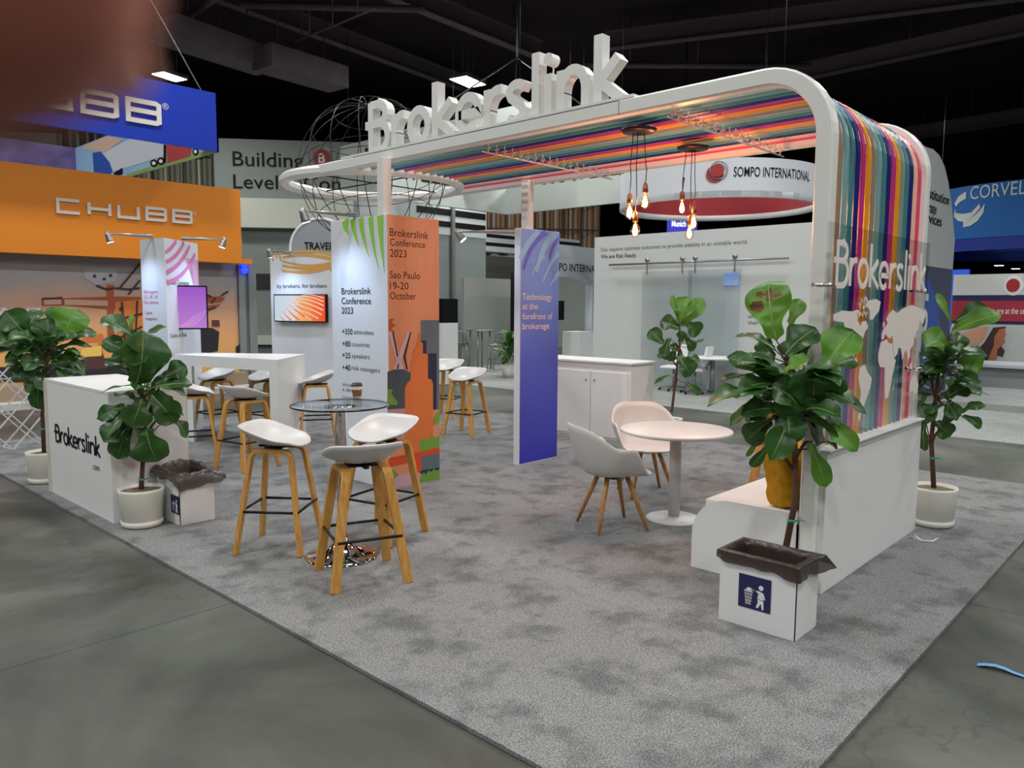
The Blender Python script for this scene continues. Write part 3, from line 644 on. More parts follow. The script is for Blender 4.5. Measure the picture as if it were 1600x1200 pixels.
for a, c, wa, wc, bd in (((842, 364), (812, 405), .09, .06, -.03), ((866, 366), (838, 425), .10, .05, -.05), ((872, 395), (848, 440), .06, .02, -.02), ((850, 400), (830, 432), .05, .01, -.02), ((873, 425), (858, 448), .05, .01, .0)):
    ribbon(b, Bb(*a), Bb(*c), wa, wc, OB, XR, UP, .0016, bd)
put('light_streaks', b, mat('sky_print', 'a4d0f8', .5), tt)
b = MB()
for a, c, wa, wc, bd in (((852, 363), (818, 420), .07, .03, -.05), ((873, 372), (858, 405), .05, .03, -.02)): ribbon(b, Bb(*a), Bb(*c), wa, wc, OB, XR, UP, .0022, bd)
put('violet_streaks', b, mat('violet_print', '7678de', .5), tt)
b = MB()
for s_, y, x2 in (('Technology', 468, 862), ('at the', 483, 840), ('forefront of', 499, 863), ('brokerage', 514.5, 858)):
    u, z = Bb(816, y); txt(b, s_, OB+XR*u+UP*z, XR, UP, .067, Bb(x2, y)[0]-u, .012, .0025)
put('lettering', b, mat('cream_ink', 'f3e3dc', .5), tt)
b = MB(); b.box(6.0, 6.3, 5.41, 5.455, 1.55, 1.90); put('rear_screen_bracket', b, M_BLKMETAL, tt)
b = MB(); b.box(5.88, 6.42, 5.455, 5.50, 1.42, 2.02); put('rear_screen', b, M_BLK, tt)

# --- specialty tower (three-sided) 
P1, P2, P3 = V((3.92, 9.98, 0)), V((3.985, 9.43, 0)), V((4.66, 10.0, 0))
P4 = V((4.45, 10.35, 0))
st = thing('banner_tower', 'narrow white banner tower with pink streaks carrying the violet screen', 'display tower', (4.1, 9.8, CZ))
b = MB(); b.prism([p+UP*CZ for p in (P1, P2, P3, P4)], UP*(TH-CZ)); put('body', b, M_BOARD, st, fix=True)
d1 = (P2-P1).normalized(); d2 = (P3-P2).normalized(); n1 = d1.cross(UP); n2 = d2.cross(UP)
def S1(x, y): p = onN(x, y, n1, n1.dot(P1)); return ((p-P1).dot(d1), p.z)
def S2(x, y): p = onN(x, y, n2, n2.dot(P2)); return ((p-P2).dot(d2), p.z)
b = MB(); W2 = (P3-P2).length
for a, c, wa, wc, bd in (((.02, 2.30), (.30, 2.46), .05, .05, -.02), ((.02, 2.18), (.50, 2.45), .05, .05, -.04), ((.02, 2.05), (.66, 2.42), .06, .05, -.05), ((.03, 1.93), (.80, 2.33), .06, .05, -.07)): ribbon(b, a, c, wa, wc, P2, d2, UP, .0015, bd)
for k in range(6): ribbon(b, (.52+.065*k, 2.26), (.70+.032*k, 1.98-.10*k), .018+.003*k, .006, P2, d2, UP, .0017, .02)
put('pink_streaks', b, mat('orchid_print', 'd878b8', .5), st)
b = MB()
for s_, x, y, x2, h in (('Risk experts', 225, 459, 247, .05), ('US, UK, IN', 225, 467, 247, .05), ('Risk solutions', 225, 475, 248, .05), ('Captive', 227, 491, 238, .045), ('management', 227, 500, 246, .045)):
    u, z = S1(x, y); txt(b, s_, P1+d1*u+UP*z, d1, UP, h, S1(x2, y)[0]-u, .008)
put('pink_lettering', b, mat('rose_ink', 'bf6f9f', .6), st)
b = MB()
for s_, x, y, x2, h in (('Specialty Companies', 261, 444, 295, .06), ('Claims & Risk', 265, 528, 292, .05)):
    u, z = S2(x, y); txt(b, s_, P2+d2*u+UP*z, d2, UP, h, S2(x2, y)[0]-u, .006)
put('lettering', b, INK2, st)

# --- screen tower
Q1 = onD(421.5, 397, 12.0); Q2 = onD(525, 393, 11.45); Q1.z = Q2.z = 0
dq = (Q2-Q1).normalized(); nq = dq.cross(UP)
qt = thing('banner_tower', 'white banner tower with orange wavy streaks carrying the orange screen', 'display tower', (Q1+Q2)/2+UP*CZ)
mid = (Q1+Q2)/2-nq*.62; wq = (Q2-Q1).length
b = MB(); b.prism([p+UP*CZ for p in (Q1, Q2, mid+dq*.1, mid-dq*.1)], UP*(TH-.02-CZ)); put('body', b, M_BOARD, qt, fix=True)
def S3(x, y): p = onN(x, y, nq, nq.dot(Q1)); return ((p-Q1).dot(dq), p.z)
b = MB()
for k, (ya, yb, w) in enumerate(((396, 399, .05), (402, 406, .06), (408, 410, .05), (415, 411, .06), (423, 414, .07))):
    ribbon(b, S3(441 if k else 437, ya), S3(523, yb), w*.5, w, Q1, dq, UP, .0016, .05 if k < 2 else -.06)
for x, y2 in ((426, 408), (432, 404), (438, 407), (511, 420), (517, 425), (522, 432)):
    ribbon(b, S3(x-2, 395 if x < 480 else 412), S3(x+1, y2), .05, .02, Q1, dq, UP, .0019, 0)
put('orange_streaks', b, mat('apricot_print', 'd6a255', .5), qt)
b = MB(); u, z = S3(433, 450); txt(b, 'by brokers, for brokers', Q1+dq*u+UP*z, dq, UP, .062, S3(511, 450)[0]-u, .012); put('lettering', b, INK, qt)
# --- screens
def screen(nm, label, c, xv, n, w, h, th, smat, prints):
    r = thing(nm, label, 'screen', c); c = V(c); up = V((0, 0, 1)); xv = V(xv).normalized(); n = V(n).normalized()
    F_ = [c+xv*a+up*z for a, z in ((-w/2, -h/2), (w/2, -h/2), (w/2, h/2), (-w/2, h/2))]
    b = MB(); b.prism([p+n*th for p in F_], -n*th); put('housing', b, M_BLK, r, bevel=.004, fix=True)
    b = MB(); i_ = .018; b.poly([c+n*(th+.001)+xv*a+up*z for a, z in ((-w/2+i_, -h/2+i_), (w/2-i_, -h/2+i_), (w/2-i_, h/2-i_), (-w/2+i_, h/2-i_))]); put('display', b, smat, r)
    b = MB()
    for a_, c_, wa, wc, bd in prints: ribbon(b, a_, c_, wa, wc, c+n*(th+.001), xv, up, .001, bd)
    put('display_streaks', b, prints_mat, r)
    b = MB(); b.prism([c+xv*a+up*z for a, z in ((-.1, -.1), (.1, -.1), (.1, .1), (-.1, .1))], -n*.04); put('wall_bracket', b, M_BLK, r, fix=True); return r
def screen_mat(nm, c1, c2, axis, es):
    mt, nt, bb, out = nodes(nm); tc = nt.nodes.new('ShaderNodeTexCoord'); g = nt.nodes.new('ShaderNodeMapping'); sp = nt.nodes.new('ShaderNodeSeparateXYZ'); rp = nt.nodes.new('ShaderNodeValToRGB')
    nt.links.new(tc.outputs['Generated'], sp.inputs[0]); nt.links.new(sp.outputs[axis], rp.inputs[0]); rp.color_ramp.elements[0].color = rgba(c1); rp.color_ramp.elements[1].color = rgba(c2)
    nt.links.new(rp.outputs[0], bb.inputs['Emission Color']); bb.inputs['Emission Strength'].default_value = es; bb.inputs['Base Color'].default_value = (.01, .01, .01, 1); bb.inputs['Roughness'].default_value = .25
    return mt
prints_mat = mat('screen_pale_line', '101010', .3, emit='f6ece8', es=.85)
SCRW = screen_mat('lit_screen_white', 'cfe2f4', 'ff4d1e', 0, .85); _e = [n for n in SCRW.node_tree.nodes if n.type == 'VALTORGB'][0].color_ramp.elements
for _p, _c in ((.38, 'dfe6ee'), (.56, 'ffb878'), (.78, 'ff7a34')): _k = _e.new(_p); _k.color = rgba(_c)
a = S3(433.5, 460); c_ = S3(516, 504); cc = Q1+dq*((a[0]+c_[0])/2)+UP*((a[1]+c_[1])/2)+nq*.04
sw, sh = c_[0]-a[0], a[1]-c_[1]
pr = []
for ax_, ay_, bx_, by_, w_ in ((.0, .44, .46, .36, .012), (-.10, .42, .46, .24, .016), (-.16, .36, .46, .10, .018), (-.22, .28, .45, -.06, .018), (-.27, .18, .42, -.22, .016), (-.30, .06, .36, -.36, .014), (-.32, -.08, .22, -.42, .012)):
    pr.append(((ax_*sw, ay_*sh), (bx_*sw, by_*sh), .004, w_, .035))
ws = screen('wall_screen', 'landscape screen glowing white with orange wavy streaks', cc, dq, nq, sw, sh, .05, SCRW, pr)
b = MB()
for ax_, ay_, bx_, by_, w_ in ((-.30, -.44, -.40, -.20, .02), (-.16, -.44, -.33, -.08, .03), (.0, -.44, -.26, .02, .045), (.10, -.30, -.20, .14, .04), (.16, -.16, -.14, .24, .035), (.20, .0, -.06, .32, .03)):
    ribbon(b, (ax_*sw, ay_*sh), (bx_*sw, by_*sh), w_, .004, cc+nq*.051, dq, UP, .0006, .01)
put('display_streaks', b, mat('screen_orange', '100500', .3, emit='ff8c3a', es=.85), ws)
prints_mat = mat('screen_pink', '100510', .3, emit='f0a8f0', es=.8)
a = S2(273, 454); c_ = S2(309, 505); cc = P2+d2*((a[0]+c_[0])/2)+UP*((a[1]+c_[1])/2)+n2*.06; sw, sh = .60, a[1]-c_[1]
dS = (DW*.75+d2*.25).normalized(); nS = dS.cross(UP)
screen('wall_screen', 'small screen glowing violet on the pink-streaked tower', cc+nS*.12, dS, nS, .38, .55, .06, screen_mat('lit_screen_violet', 'c98be0', 'a95fd6', 2, .8),
       [((-.16+.05*k, -.24), (.02+.045*k, -.10+.02*k), .012, .008, -.02) for k in range(4)])
# --- clip-on spots
def spot(nm, label, base, tip, aim, pw=SPOT_W, ang=120):
    base, tip, aim = V(base), V(tip), V(aim); r = thing('clip_spot_lamp', label, 'spot lamp', base, 'clip spots on the banner towers'); d = (aim-tip).normalized()
    b = MB(); b.tube([base, base+V((0, 0, .03)), tip+V((0, 0, .03)), tip], .008, 6); put('arm', b, M_GREYMETAL, r)
    b = MB(); b.taper([tip-d*.06, tip-d*.02, tip+d*.05, tip+d*.07], [.022, .03, .04, .044], 14); put('head', b, M_GREYMETAL, r)
    b = MB(); b.taper([tip+d*.07, tip+d*.073], [.038, .036], 14); put('lens', b, mat('lit_spot_lens', 'ffffff', .4, emit='f0f6ff', es=9), r)
    la = bpy.data.lights.new('spot_light', 'SPOT'); la.energy = pw; la.color = (.50, .68, 1); la.spot_size = math.radians(ang); la.spot_blend = 1.0; la.shadow_soft_size = .03
    lo = bpy.data.objects.new('spot_light', la); COL.objects.link(lo); lo.parent = r; lo.location = tip+d*.085-base; lo.rotation_euler = d.to_track_quat('-Z', 'Y').to_euler()
def arm(label, base, n, out, aimz, sidev=V((0, 0, 0)), **k):
    base = V(base); n = V(n); tip = base+n*out+V((0, 0, .0))+sidev; spot('', label, base, tip, base-V((0, 0, base.z-aimz))+n*.0-sidev*.2, **k)
arm('clip spot lighting the white left face of the conference tower', (4.24, 5.92, TH), (-1, 0, 0), .46, .95, V((0, .12, 0)))
arm('clip spot lighting the orange wavy streaks', Q1+dq*.42+UP*(TH-.02), nq, .46, .95)
arm('clip spot at the right of the pink-streaked tower', P2+d2*.45+UP*TH, n2, .46, .95, d2*.18)
arm('clip spot at the left of the pink-streaked tower', P1+d1*.3+UP*TH, n1, .46, .95, -d1*.15)
arm('clip spot behind the left edge of the blue technology panel', (5.86, 5.41, TH-.06), (-.3, 1, 0), .5, 1.7, V((-.18, 0, 0)), pw=SPOT_W*.5)

# --- reception counter
rc = thing('reception_counter', 'white box reception counter with the dark wordmark, standing at the carpet edge', 'counter', (2.105, 6.07, CZ))
b = MB(); b.box(2.107, 2.69, 6.072, 7.563, CZ, 1.0); put('body', b, M_WHITE, rc)
b = MB(); b.box(2.105, 2.72, 6.07, 7.565, 1.0, 1.025); put('worktop', b, M_WHITE, rc, bevel=.003)
b = MB(); b.box(2.098, 2.107, 7.50, 7.566, CZ, 1.0); b.box(2.69, 2.70, 6.072, 6.10, CZ, 1.0); put('edge_trim', b, mat('cream_edge', 'cfcbbd', .5), rc)
b = MB(); wordmark((2.1045, 7.325, .500), (0, -1, 0), (0, 0, 1), 1.03, .165, .019, .003, b)
txt(b, '.com', (2.104, 6.46, .385), XL, UP, .055, .15, 0); put('lettering', b, M_BLK, rc)

# --- bar desk between the towers
D1, D2, D3, D4 = onZ(433, 562.5, 1.07), onZ(476, 553, 1.07), V((4.36, 9.5, 1.07)), V((4.03, 9.36, 1.07))
dk = thing('bar_desk', 'white high bar desk with panel ends joining the pink and orange banner towers', 'desk', V((D1.x, D1.y, CZ)))
b = MB(); b.prism([D1, D2, D3, D4], (0, 0, -.13)); put('worktop', b, M_WHITE, dk, fix=True)
b = MB(); e1 = (D2-D1); e1.z = 0; e1.normalize(); p1 = (D4-D1); p1.z = 0; p1.normalize(); z_ = UP*(CZ-1.07)
b.prism([D1+z_, D2+z_, D2+z_+p1*.13, D1+z_+p1*.13], UP*(1.07-.13-CZ)); put('end_panel', b, M_WHITE, dk, fix=True)
b = MB(); b.prism([D4+z_, D4+z_-p1*.30, D4+z_-p1*.30+e1*.08, D4+z_+e1*.08], UP*(1.07-.13-CZ)); put('end_panel', b, M_WHITE, dk, fix=True)

# --- cabinet
cb = thing('storage_cabinet', 'low white cabinet with locked doors right of the blue panel', 'cabinet', (7.72, 5.25, CZ))
b = MB(); b.box(7.74, 8.24, 5.24, 6.95, CZ, .98); put('body', b, M_WHITE, cb, bevel=.003)
b = MB(); b.box(7.71, 8.26, 5.21, 6.97, .98, 1.005); put('worktop', b, M_WHITE, cb, bevel=.003)
for i, (y0, y1) in enumerate(((5.28, 5.83), (5.84, 6.39), (6.40, 6.93))):
    b = MB(); b.box(7.722, 7.74, y0, y1, .06, .87); d_ = put('door', b, M_WHITEM, cb, bevel=.002)
    b = MB(); b.tube([(7.722, (y0+.06 if i == 1 else y1-.06), .76), (7.708, (y0+.06 if i == 1 else y1-.06), .76)], .012, 12); put('lock', b, M_CHROME, d_)
# ================================================================ SEATING, TABLES, BINS
def wood(name, c1, c2):
    mt, nt, b, out = nodes(name); tc = nt.nodes.new('ShaderNodeTexCoord'); mp = nt.nodes.new('ShaderNodeMapping'); mp.inputs['Scale'].default_value = (22, 22, 1.6)
    n = nt.nodes.new('ShaderNodeTexNoise'); n.inputs['Scale'].default_value = 3; n.inputs['Detail'].default_value = 5; n.inputs['Distortion'].default_value = .4
    r = nt.nodes.new('ShaderNodeValToRGB'); r.color_ramp.elements[0].position = .3; r.color_ramp.elements[1].position = .7; r.color_ramp.elements[0].color = rgba(c1); r.color_ramp.elements[1].color = rgba(c2)
    nt.links.new(tc.outputs['Object'], mp.inputs[0]); nt.links.new(mp.outputs[0], n.inputs['Vector']); nt.links.new(n.outputs['Fac'], r.inputs[0]); nt.links.new(r.outputs[0], b.inputs['Base Color'])
    b.inputs['Roughness'].default_value = .42; return mt
M_OAK = wood('oak_veneer', 'b98238', 'd8a457'); M_OAK2 = wood('oak_solid', 'a8743a', 'cf9a58')
M_SHELL = mat('white_moulded_plastic', 'c9c8c6', .38, spec=.4)
def sm(t, a, b_): t = max(0, min(1, (t-a)/(b_-a))); return t*t*(3-2*t)
# --- bar stool: faces +x, back lip at -x
SEATZ = .735
def make_stool():
    r = thing('bar_stool', '', 'bar stool', (0, 0, 0), 'bar stools with white shells')
    b = MB(); N, M_ = 44, 12
    def fn(u, v):
        a = u*2*math.pi; c, s = math.cos(a), math.sin(a); ex = 2.5
        rx, ry = .205, .232
        k = (abs(c)**ex+abs(s)**ex)**(-1/ex); back = sm(-c, -.35, .75); side = abs(s)**3
        rim = .0+.118*back+.04*side*(1-back)-.022*sm(c, .6, 1)
        t = v; z = rim*(t**2.6); rad = t**.85
        bx = -.035*back*t**3
        return V((c*k*rx*rad+bx, s*k*ry*rad*(1+.04*back*t), SEATZ+z-.03*(1-t*t)*.6))
    b.grid(fn, N, M_, cu=True); o = put('seat_shell', b, M_SHELL, r, solid=.011)
    for sx in (1, -1):
        for sy in (1, -1):
            f = V((sx*.222, sy*.222, 0)); k = V((sx*.135, sy*.135, SEATZ-.075)); top = SEATZ-.052
            pth = [V((sx*.118, 0, top)), V((sx*.12, sy*.085, top)), V((sx*.122, sy*.112, top-.006)), V((sx*.126, sy*.13, top-.024)), V((sx*.131, sy*.14, top-.055)), f.lerp(V((sx*.131, sy*.14, top-.055)), .5), f]
            b = MB(); wd, tk = .056, .026
            pth = [V((p.y*(sx*sy if p.x*p.y*sx*sy < 0 else 1), p.x, p.z)) for p in pth]
            b.sweep(pth, [(wd/2, -tk/2), (wd/2, tk/2), (-wd/2, tk/2), (-wd/2, -tk/2)], side=(0, 1, 0)); put('leg', b, M_OAK, r, bevel=.003)
    q = .285; cnr = [V((sx*.222*(1-q*.44), sy*.222*(1-q*.44), q)) for sx, sy in ((1, 1), (-1, 1), (-1, -1), (1, -1))]
    b = MB()
    for i in range(4): b.tube([cnr[i], cnr[(i+1) % 4]], .0095, 8)
    put('footrest', b, M_BLKMETAL, r)
    b = MB(); b.bar((-.13, 0, SEATZ-.034), (.13, 0, SEATZ-.034), .03, .014); b.bar((0, -.09, SEATZ-.034), (0, .09, SEATZ-.034), .12, .012); put('seat_bracket', b, M_BLKMETAL, r)
    return r
SB = make_stool(); used = [False]
def stool(x, y, deg, label):
    if not used[0]:
        SB.location = (x, y, CZ); SB.rotation_euler = (0, 0, math.radians(deg)); SB['label'] = label; used[0] = True; return SB
    return dup(SB, (x, y, CZ), math.radians(deg), label)
stool(2.70, 4.69, -51.6, 'white-shelled bar stool left of the glass bar table, seen from its side')
stool(2.73, 3.785, 69, 'white-shelled bar stool in front of the glass table, its back towards us')
stool(3.35, 4.39, 194, 'white-shelled bar stool right of the glass table, before the orange mural')
stool(3.83, 7.27, 10, 'white-shelled bar stool tucked at the bar desk, nearer the glass table')
stool(3.62, 7.98, -25, 'white-shelled bar stool half hidden behind the reception counter')
stool(4.58, 9.42, 185, 'white-shelled bar stool behind the bar desk, nearer the pink-streaked tower')
stool(4.98, 8.88, 190, 'white-shelled bar stool behind the bar desk, seen through its opening')
stool(5.20, 8.10, 150, 'white-shelled bar stool peeping out behind the end panel of the bar desk')
stool(6.84, 7.17, 194, 'white-shelled bar stool standing alone between the orange tower and the blue panel')
stool(7.75, 8.55, 200, 'white-shelled bar stool half hidden by the right edge of the orange tower')
stool(6.98, 3.03, 200, 'bar stool behind the bench, its shell hidden by the big plant')
# --- tub chair: faces +x
def make_tub():
    r = thing('tub_chair', '', 'armchair', (0, 0, 0), 'white tub chairs on wooden legs')
    b = MB()
    def fn(u, v):
        a = u*2*math.pi; c, s = math.cos(a), math.sin(a); k = (abs(c)**2.6+abs(s)**2.6)**(-1/2.6)
        back = sm(-c, .25, .95); arm_ = sm(-c, -.62, -.1)
        rim = .44+.20*arm_+.15*back-.015*sm(c, .7, 1)
        rx = .27 if c > 0 else .285; ry = .285
        if v < .5:
            t = v/.5; rad = .70*t; z = .425-.012*(1-t)
        else:
            t = (v-.5)/.5; rad = .70+.30*math.sin(t*math.pi/2)**.9; z = .425+(rim-.425)*t**1.35
        tilt = -.045*back*max(0, (z-.45)/.35)
        flare = 1+.05*arm_*max(0, v-.8)*5
        return V((c*k*rx*rad+tilt, s*k*ry*rad*flare, z))
    b.grid(fn, 56, 20, cu=True); put('seat_shell', b, M_SHELL, r, solid=.013)
    for sx, sy in ((1, 1), (1, -1), (-1, 1), (-1, -1)):
        b = MB(); b.taper([V((sx*.075, sy*.075, .41)), V((sx*.11, sy*.11, .30)), V((sx*.20, sy*.20, 0))], [.019, .019, .012], 12); put('leg', b, M_OAK2, r)
    b = MB(); b.box(-.10, .10, -.10, .10, .395, .412); b.tube([(0, 0, .37), (0, 0, .40)], .05, 14); put('seat_bracket', b, M_BLKMETAL, r)
    return r
tb = make_tub(); tb.location = (4.69, 3.32, CZ); tb.rotation_euler = (0, 0, math.radians(-29.6)); tb['label'] = 'white tub chair with its side to us, left of the white round table'
dup(tb, (5.74, 3.70, CZ), math.radians(-128), 'white tub chair facing us behind the white round table')
# --- white round table
wt = thing('pedestal_table', 'white round pedestal table before the bench', 'table', (5.2, 3.09, CZ))
b = MB(); b.lathe([(0, .702), (.40, .702), (.43, .712), (.43, .728), (.424, .733), (0, .733)], (5.2, 3.09, 0), 48); put('tabletop', b, M_SHELL, wt)
b = MB(); b.lathe([(.045, .035), (.045, .70)], (5.2, 3.09, 0), 20); b.lathe([(.16, .69), (.16, .702)], (5.2, 3.09, 0), 20); put('column', b, M_SHELL, wt)
b = MB(); b.lathe([(.218, CZ), (.218, .026), (.20, .032), (.06, .038), (.046, .045)], (5.2, 3.09, 0), 44); put('base', b, M_SHELL, wt)
# --- glass bar table
GX, GY = 2.87, 4.20
gt = thing('glass_bar_table', 'round glass bar table on a chrome column and domed chrome base', 'table', (GX, GY, CZ))
b = MB(); b.lathe([(0, 1.022), (.315, 1.022), (.315, 1.032), (0, 1.032)], (GX, GY, 0), 64, smooth=False); put('glass_top', b, clear('glass_sheet', (.93, .97, .97), .05, .01), gt)
b = MB(); b.lathe([(.314, 1.021), (.319, 1.023), (.319, 1.031), (.314, 1.033)], (GX, GY, 0), 64, caps=False); put('glass_edge', b, mat('dark_green_glass_edge', '0e1a1c', .15), gt)
b = MB(); b.lathe([(.10, 1.022), (.10, 1.012), (.04, 1.0), (.038, .70), (.038, .60), (.030, .595), (.030, .14)], (GX, GY, 0), 28); put('column', b, M_CHROME, gt)
b = MB(); b.lathe([(.245, CZ), (.245, .026), (.235, .034), (.16, .055), (.09, .085), (.05, .125), (.034, .17)], (GX, GY, 0), 56); put('base', b, M_CHROME, gt)
# cup
pc = onZ(558, 622, 1.033); cu = thing('coffee_cup', 'paper coffee cup with black lid and brown sleeve on the glass table', 'cup', pc)
b = MB(); b.lathe([(.028, 0), (.036, .082), (.037, .088)], pc, 24); put('cup_wall', b, mat('white_paper', 'e8e2d8', .6), cu)
b = MB(); b.lathe([(.0300, .014), (.0350, .060)], pc, 24, caps=False); put('sleeve', b, mat('brown_card', '7a5232', .8, var=.1, vscale=40), cu)
b = MB(); b.lathe([(.039, .085), (.039, .091), (.036, .093), (.034, .106), (.030, .107), (.029, .103), (0, .103)], pc, 24); put('lid', b, mat('black_lid', '161616', .4), cu)
# --- bins
M_BAG = clear('smoky_bag_film', (.52, .48, .46), .10, .18)
def film(name, col, solid_, rough):
    mt, nt, b, out = nodes(name); b.inputs['Base Color'].default_value = rgba(col); b.inputs['Roughness'].default_value = rough
    tc = nt.nodes.new('ShaderNodeTexCoord'); n = nt.nodes.new('ShaderNodeTexNoise'); n.inputs['Scale'].default_value = 16; n.inputs['Distortion'].default_value = 1.5; nt.links.new(tc.outputs['Object'], n.inputs['Vector'])
    bp = nt.nodes.new('ShaderNodeBump'); bp.inputs['Strength'].default_value = .7; bp.inputs['Distance'].default_value = .01; nt.links.new(n.outputs['Fac'], bp.inputs['Height']); nt.links.new(bp.outputs[0], b.inputs['Normal'])
    t = nt.nodes.new('ShaderNodeBsdfTransparent'); t.inputs[0].default_value = (.75, .72, .70, 1); mx = nt.nodes.new('ShaderNodeMixShader'); mx.inputs[0].default_value = solid_
    nt.links.new(t.outputs[0], mx.inputs[1]); nt.links.new(b.outputs[0], mx.inputs[2]); nt.links.new(mx.outputs[0], out.inputs[0]); return mt
M_BAGD = film('brown_bin_liner', '3c322e', .85, .28); M_BAGL = film('smoky_bin_liner', '4d433e', .72, .22)
def bin_(x0, x1, y0, y1, h, label, seed, puff):
    r = thing('litter_bin', label, 'bin', (x0, y0, CZ)); random.seed(seed); z1 = CZ+h
    b = MB(); t = .012
    for q in ((x0, x0+t, y0, y1), (x1-t, x1, y0, y1), (x0+t, x1-t, y0, y0+t), (x0+t, x1-t, y1-t, y1)): b.box(*q, CZ, z1)
    b.box(x0+t, x1-t, y0+t, y1-t, CZ, CZ+.02); put('body', b, M_WHITE, r)
    b = MB(); b.box(x0-.002, x0+.003, y0-.0015, y0+.003, CZ, z1); put('corner_seam', b, M_BLK, r)
    # liner folded over the rim
    N = 72
    def rim(u, e):
        per = [(x0-e, y0-e), (x1+e, y0-e), (x1+e, y1+e), (x0-e, y1+e)]; s_ = u*4; i = int(s_) % 4; f = s_-int(s_); a, c = per[i], per[(i+1) % 4]; return V((a[0]+(c[0]-a[0])*f, a[1]+(c[1]-a[1])*f, 0))
    ph = [random.random()*6 for _ in range(6)]
    def fn(u, v):
        w = math.sin(u*2*math.pi*5+ph[0])*.5+math.sin(u*2*math.pi*11+ph[1])*.3+math.sin(u*2*math.pi*17+ph[2]+v*4)*.2
        if v < .3: t_ = v/.3; p = rim(u, -.02-.012*(1-t_)); p.z = z1-.30*(1-t_)+.0; return p+V((.004*w, .004*w, 0))
        if v < .55: t_ = (v-.3)/.25; p = rim(u, -.02+.034*t_+puff*.3*t_*max(0, w)); p.z = z1+.020+(.003+.10*puff)*math.sin(math.pi*t_)*(1+w)+puff*.3*max(0, math.sin(u*2*math.pi+ph[3])); return p
        t_ = (v-.55)/.45; p = rim(u, .014+puff*.3*max(0, w)+.006*t_*(1+w)+puff*.2*math.sin(math.pi*t_)+.035*max(0, math.cos((u-.25)*2*math.pi))**10*(.3+t_)); p.z = z1+.020-(.055+.012*w+.02*math.sin(u*6.283+1)+puff*.5*max(0, math.sin(u*2*math.pi*2+ph[4])))*t_; return p
    b = MB(); b.grid(fn, N, 22, cu=True); put('liner', b, M_BAGL if puff > .05 else M_BAGD, r)
    b = MB(); b.poly([(x0+.02, y0+.02, z1-.28), (x1-.02, y0+.02, z1-.28), (x1-.02, y1-.02, z1-.28), (x0+.02, y1-.02, z1-.28)]); put('liner_bottom', b, M_BAGD, r)
    return r
def tidy(r, x, yl, z0, s):
    """square blue sign: white figure dropping litter in a basket, on the face towards -x"""
    b = MB(); b.prism([(x, yl, z0), (x, yl-s, z0), (x, yl-s, z0+s), (x, yl, z0+s)], (-.002, 0, 0)); put('sign_plate', b, M_NAVY, r, fix=True)
    O = V((x-.002, yl, z0)); b = MB(); S = lambda pts: shape(b, [(p[0]*s, p[1]*s) for p in pts], O, XL, UP, .001)
    S([(.70+.075*math.cos(k*.449), .70+.075*math.sin(k*.449)) for k in range(14)])
    S([(.44, .62), (.46, .57), (.64, .60), (.78, .56), (.84, .38), (.80, .36), (.74, .46), (.78, .34), (.60, .36), (.62, .50)])
    S([(.60, .34), (.79, .32), (.80, .06), (.745, .06), (.71, .24), (.62, .07), (.56, .09), (.62, .26)])
    S([(.18, .54), (.45, .54), (.45, .51), (.18, .51)])
    for k in range(5): x_ = .20+.055*k; S([(x_, .51), (x_+.014, .51), (x_*.6+.135, .12), (x_*.6+.121, .12)])
    for k in range(4): z_ = .44-.10*k; S([(.19+.01*k, z_), (.44-.012*k, z_), (.44-.012*k, z_-.014), (.19+.01*k, z_-.014)])
    S([(.23, .57), (.30, .64), (.40, .63), (.43, .57), (.36, .53), (.28, .53)])
    put('sign_figure', b, mat('white_pictogram', 'e8e8e8', .5), r)
r = bin_(3.66, 3.93, 1.47, 1.885, .365, 'white litter bin with a navy tidy-person sign before the large fig plant', 3, .0); tidy(r, 3.658, 1.775, .125, .175)
r = bin_(2.43, 2.70, 5.655, 6.04, .365, 'white litter bin with a puffed smoky liner beside the reception counter', 8, .09); tidy(r, 2.428, 5.80, .10, .14)

# blue tape, cable
b = MB(); pa, pb_ = onZ(1527, 1040, .0), onZ(1640, 1068, 0); d = (pb_-pa).normalized(); nn = V((-d.y, d.x, 0)); pts = []
for i in range(9):
    t = i/8; c = pa.lerp(pb_, t)+nn*.012*math.sin(t*5); w = .022*(1-.35*t); z = .004+.012*max(0, math.sin(t*6)); pts += [c+nn*w+UP*z, c-nn*w+UP*(z+.004)]
b.add(pts, [(2*i, 2*i+1, 2*i+3, 2*i+2) for i in range(8)], False)
o = put('floor_tape', b, mat('blue_tape', '6fa8dc', .6), None, pa, solid=.001); tag(o, 'torn strip of light blue tape on the concrete', 'tape')
b = MB(); q = [onZ(x, y, .026) for x, y in ((1421, 840), (1428, 838), (1440, 845), (1457, 846), (1466, 841))]; b.tube(q, .006, 8)
o = put('power_cable', b, mat('white_cable', 'd6d8d6', .5), None, q[0]); tag(o, 'short white cable lying on the carpet at the far end of the low wall', 'cable')
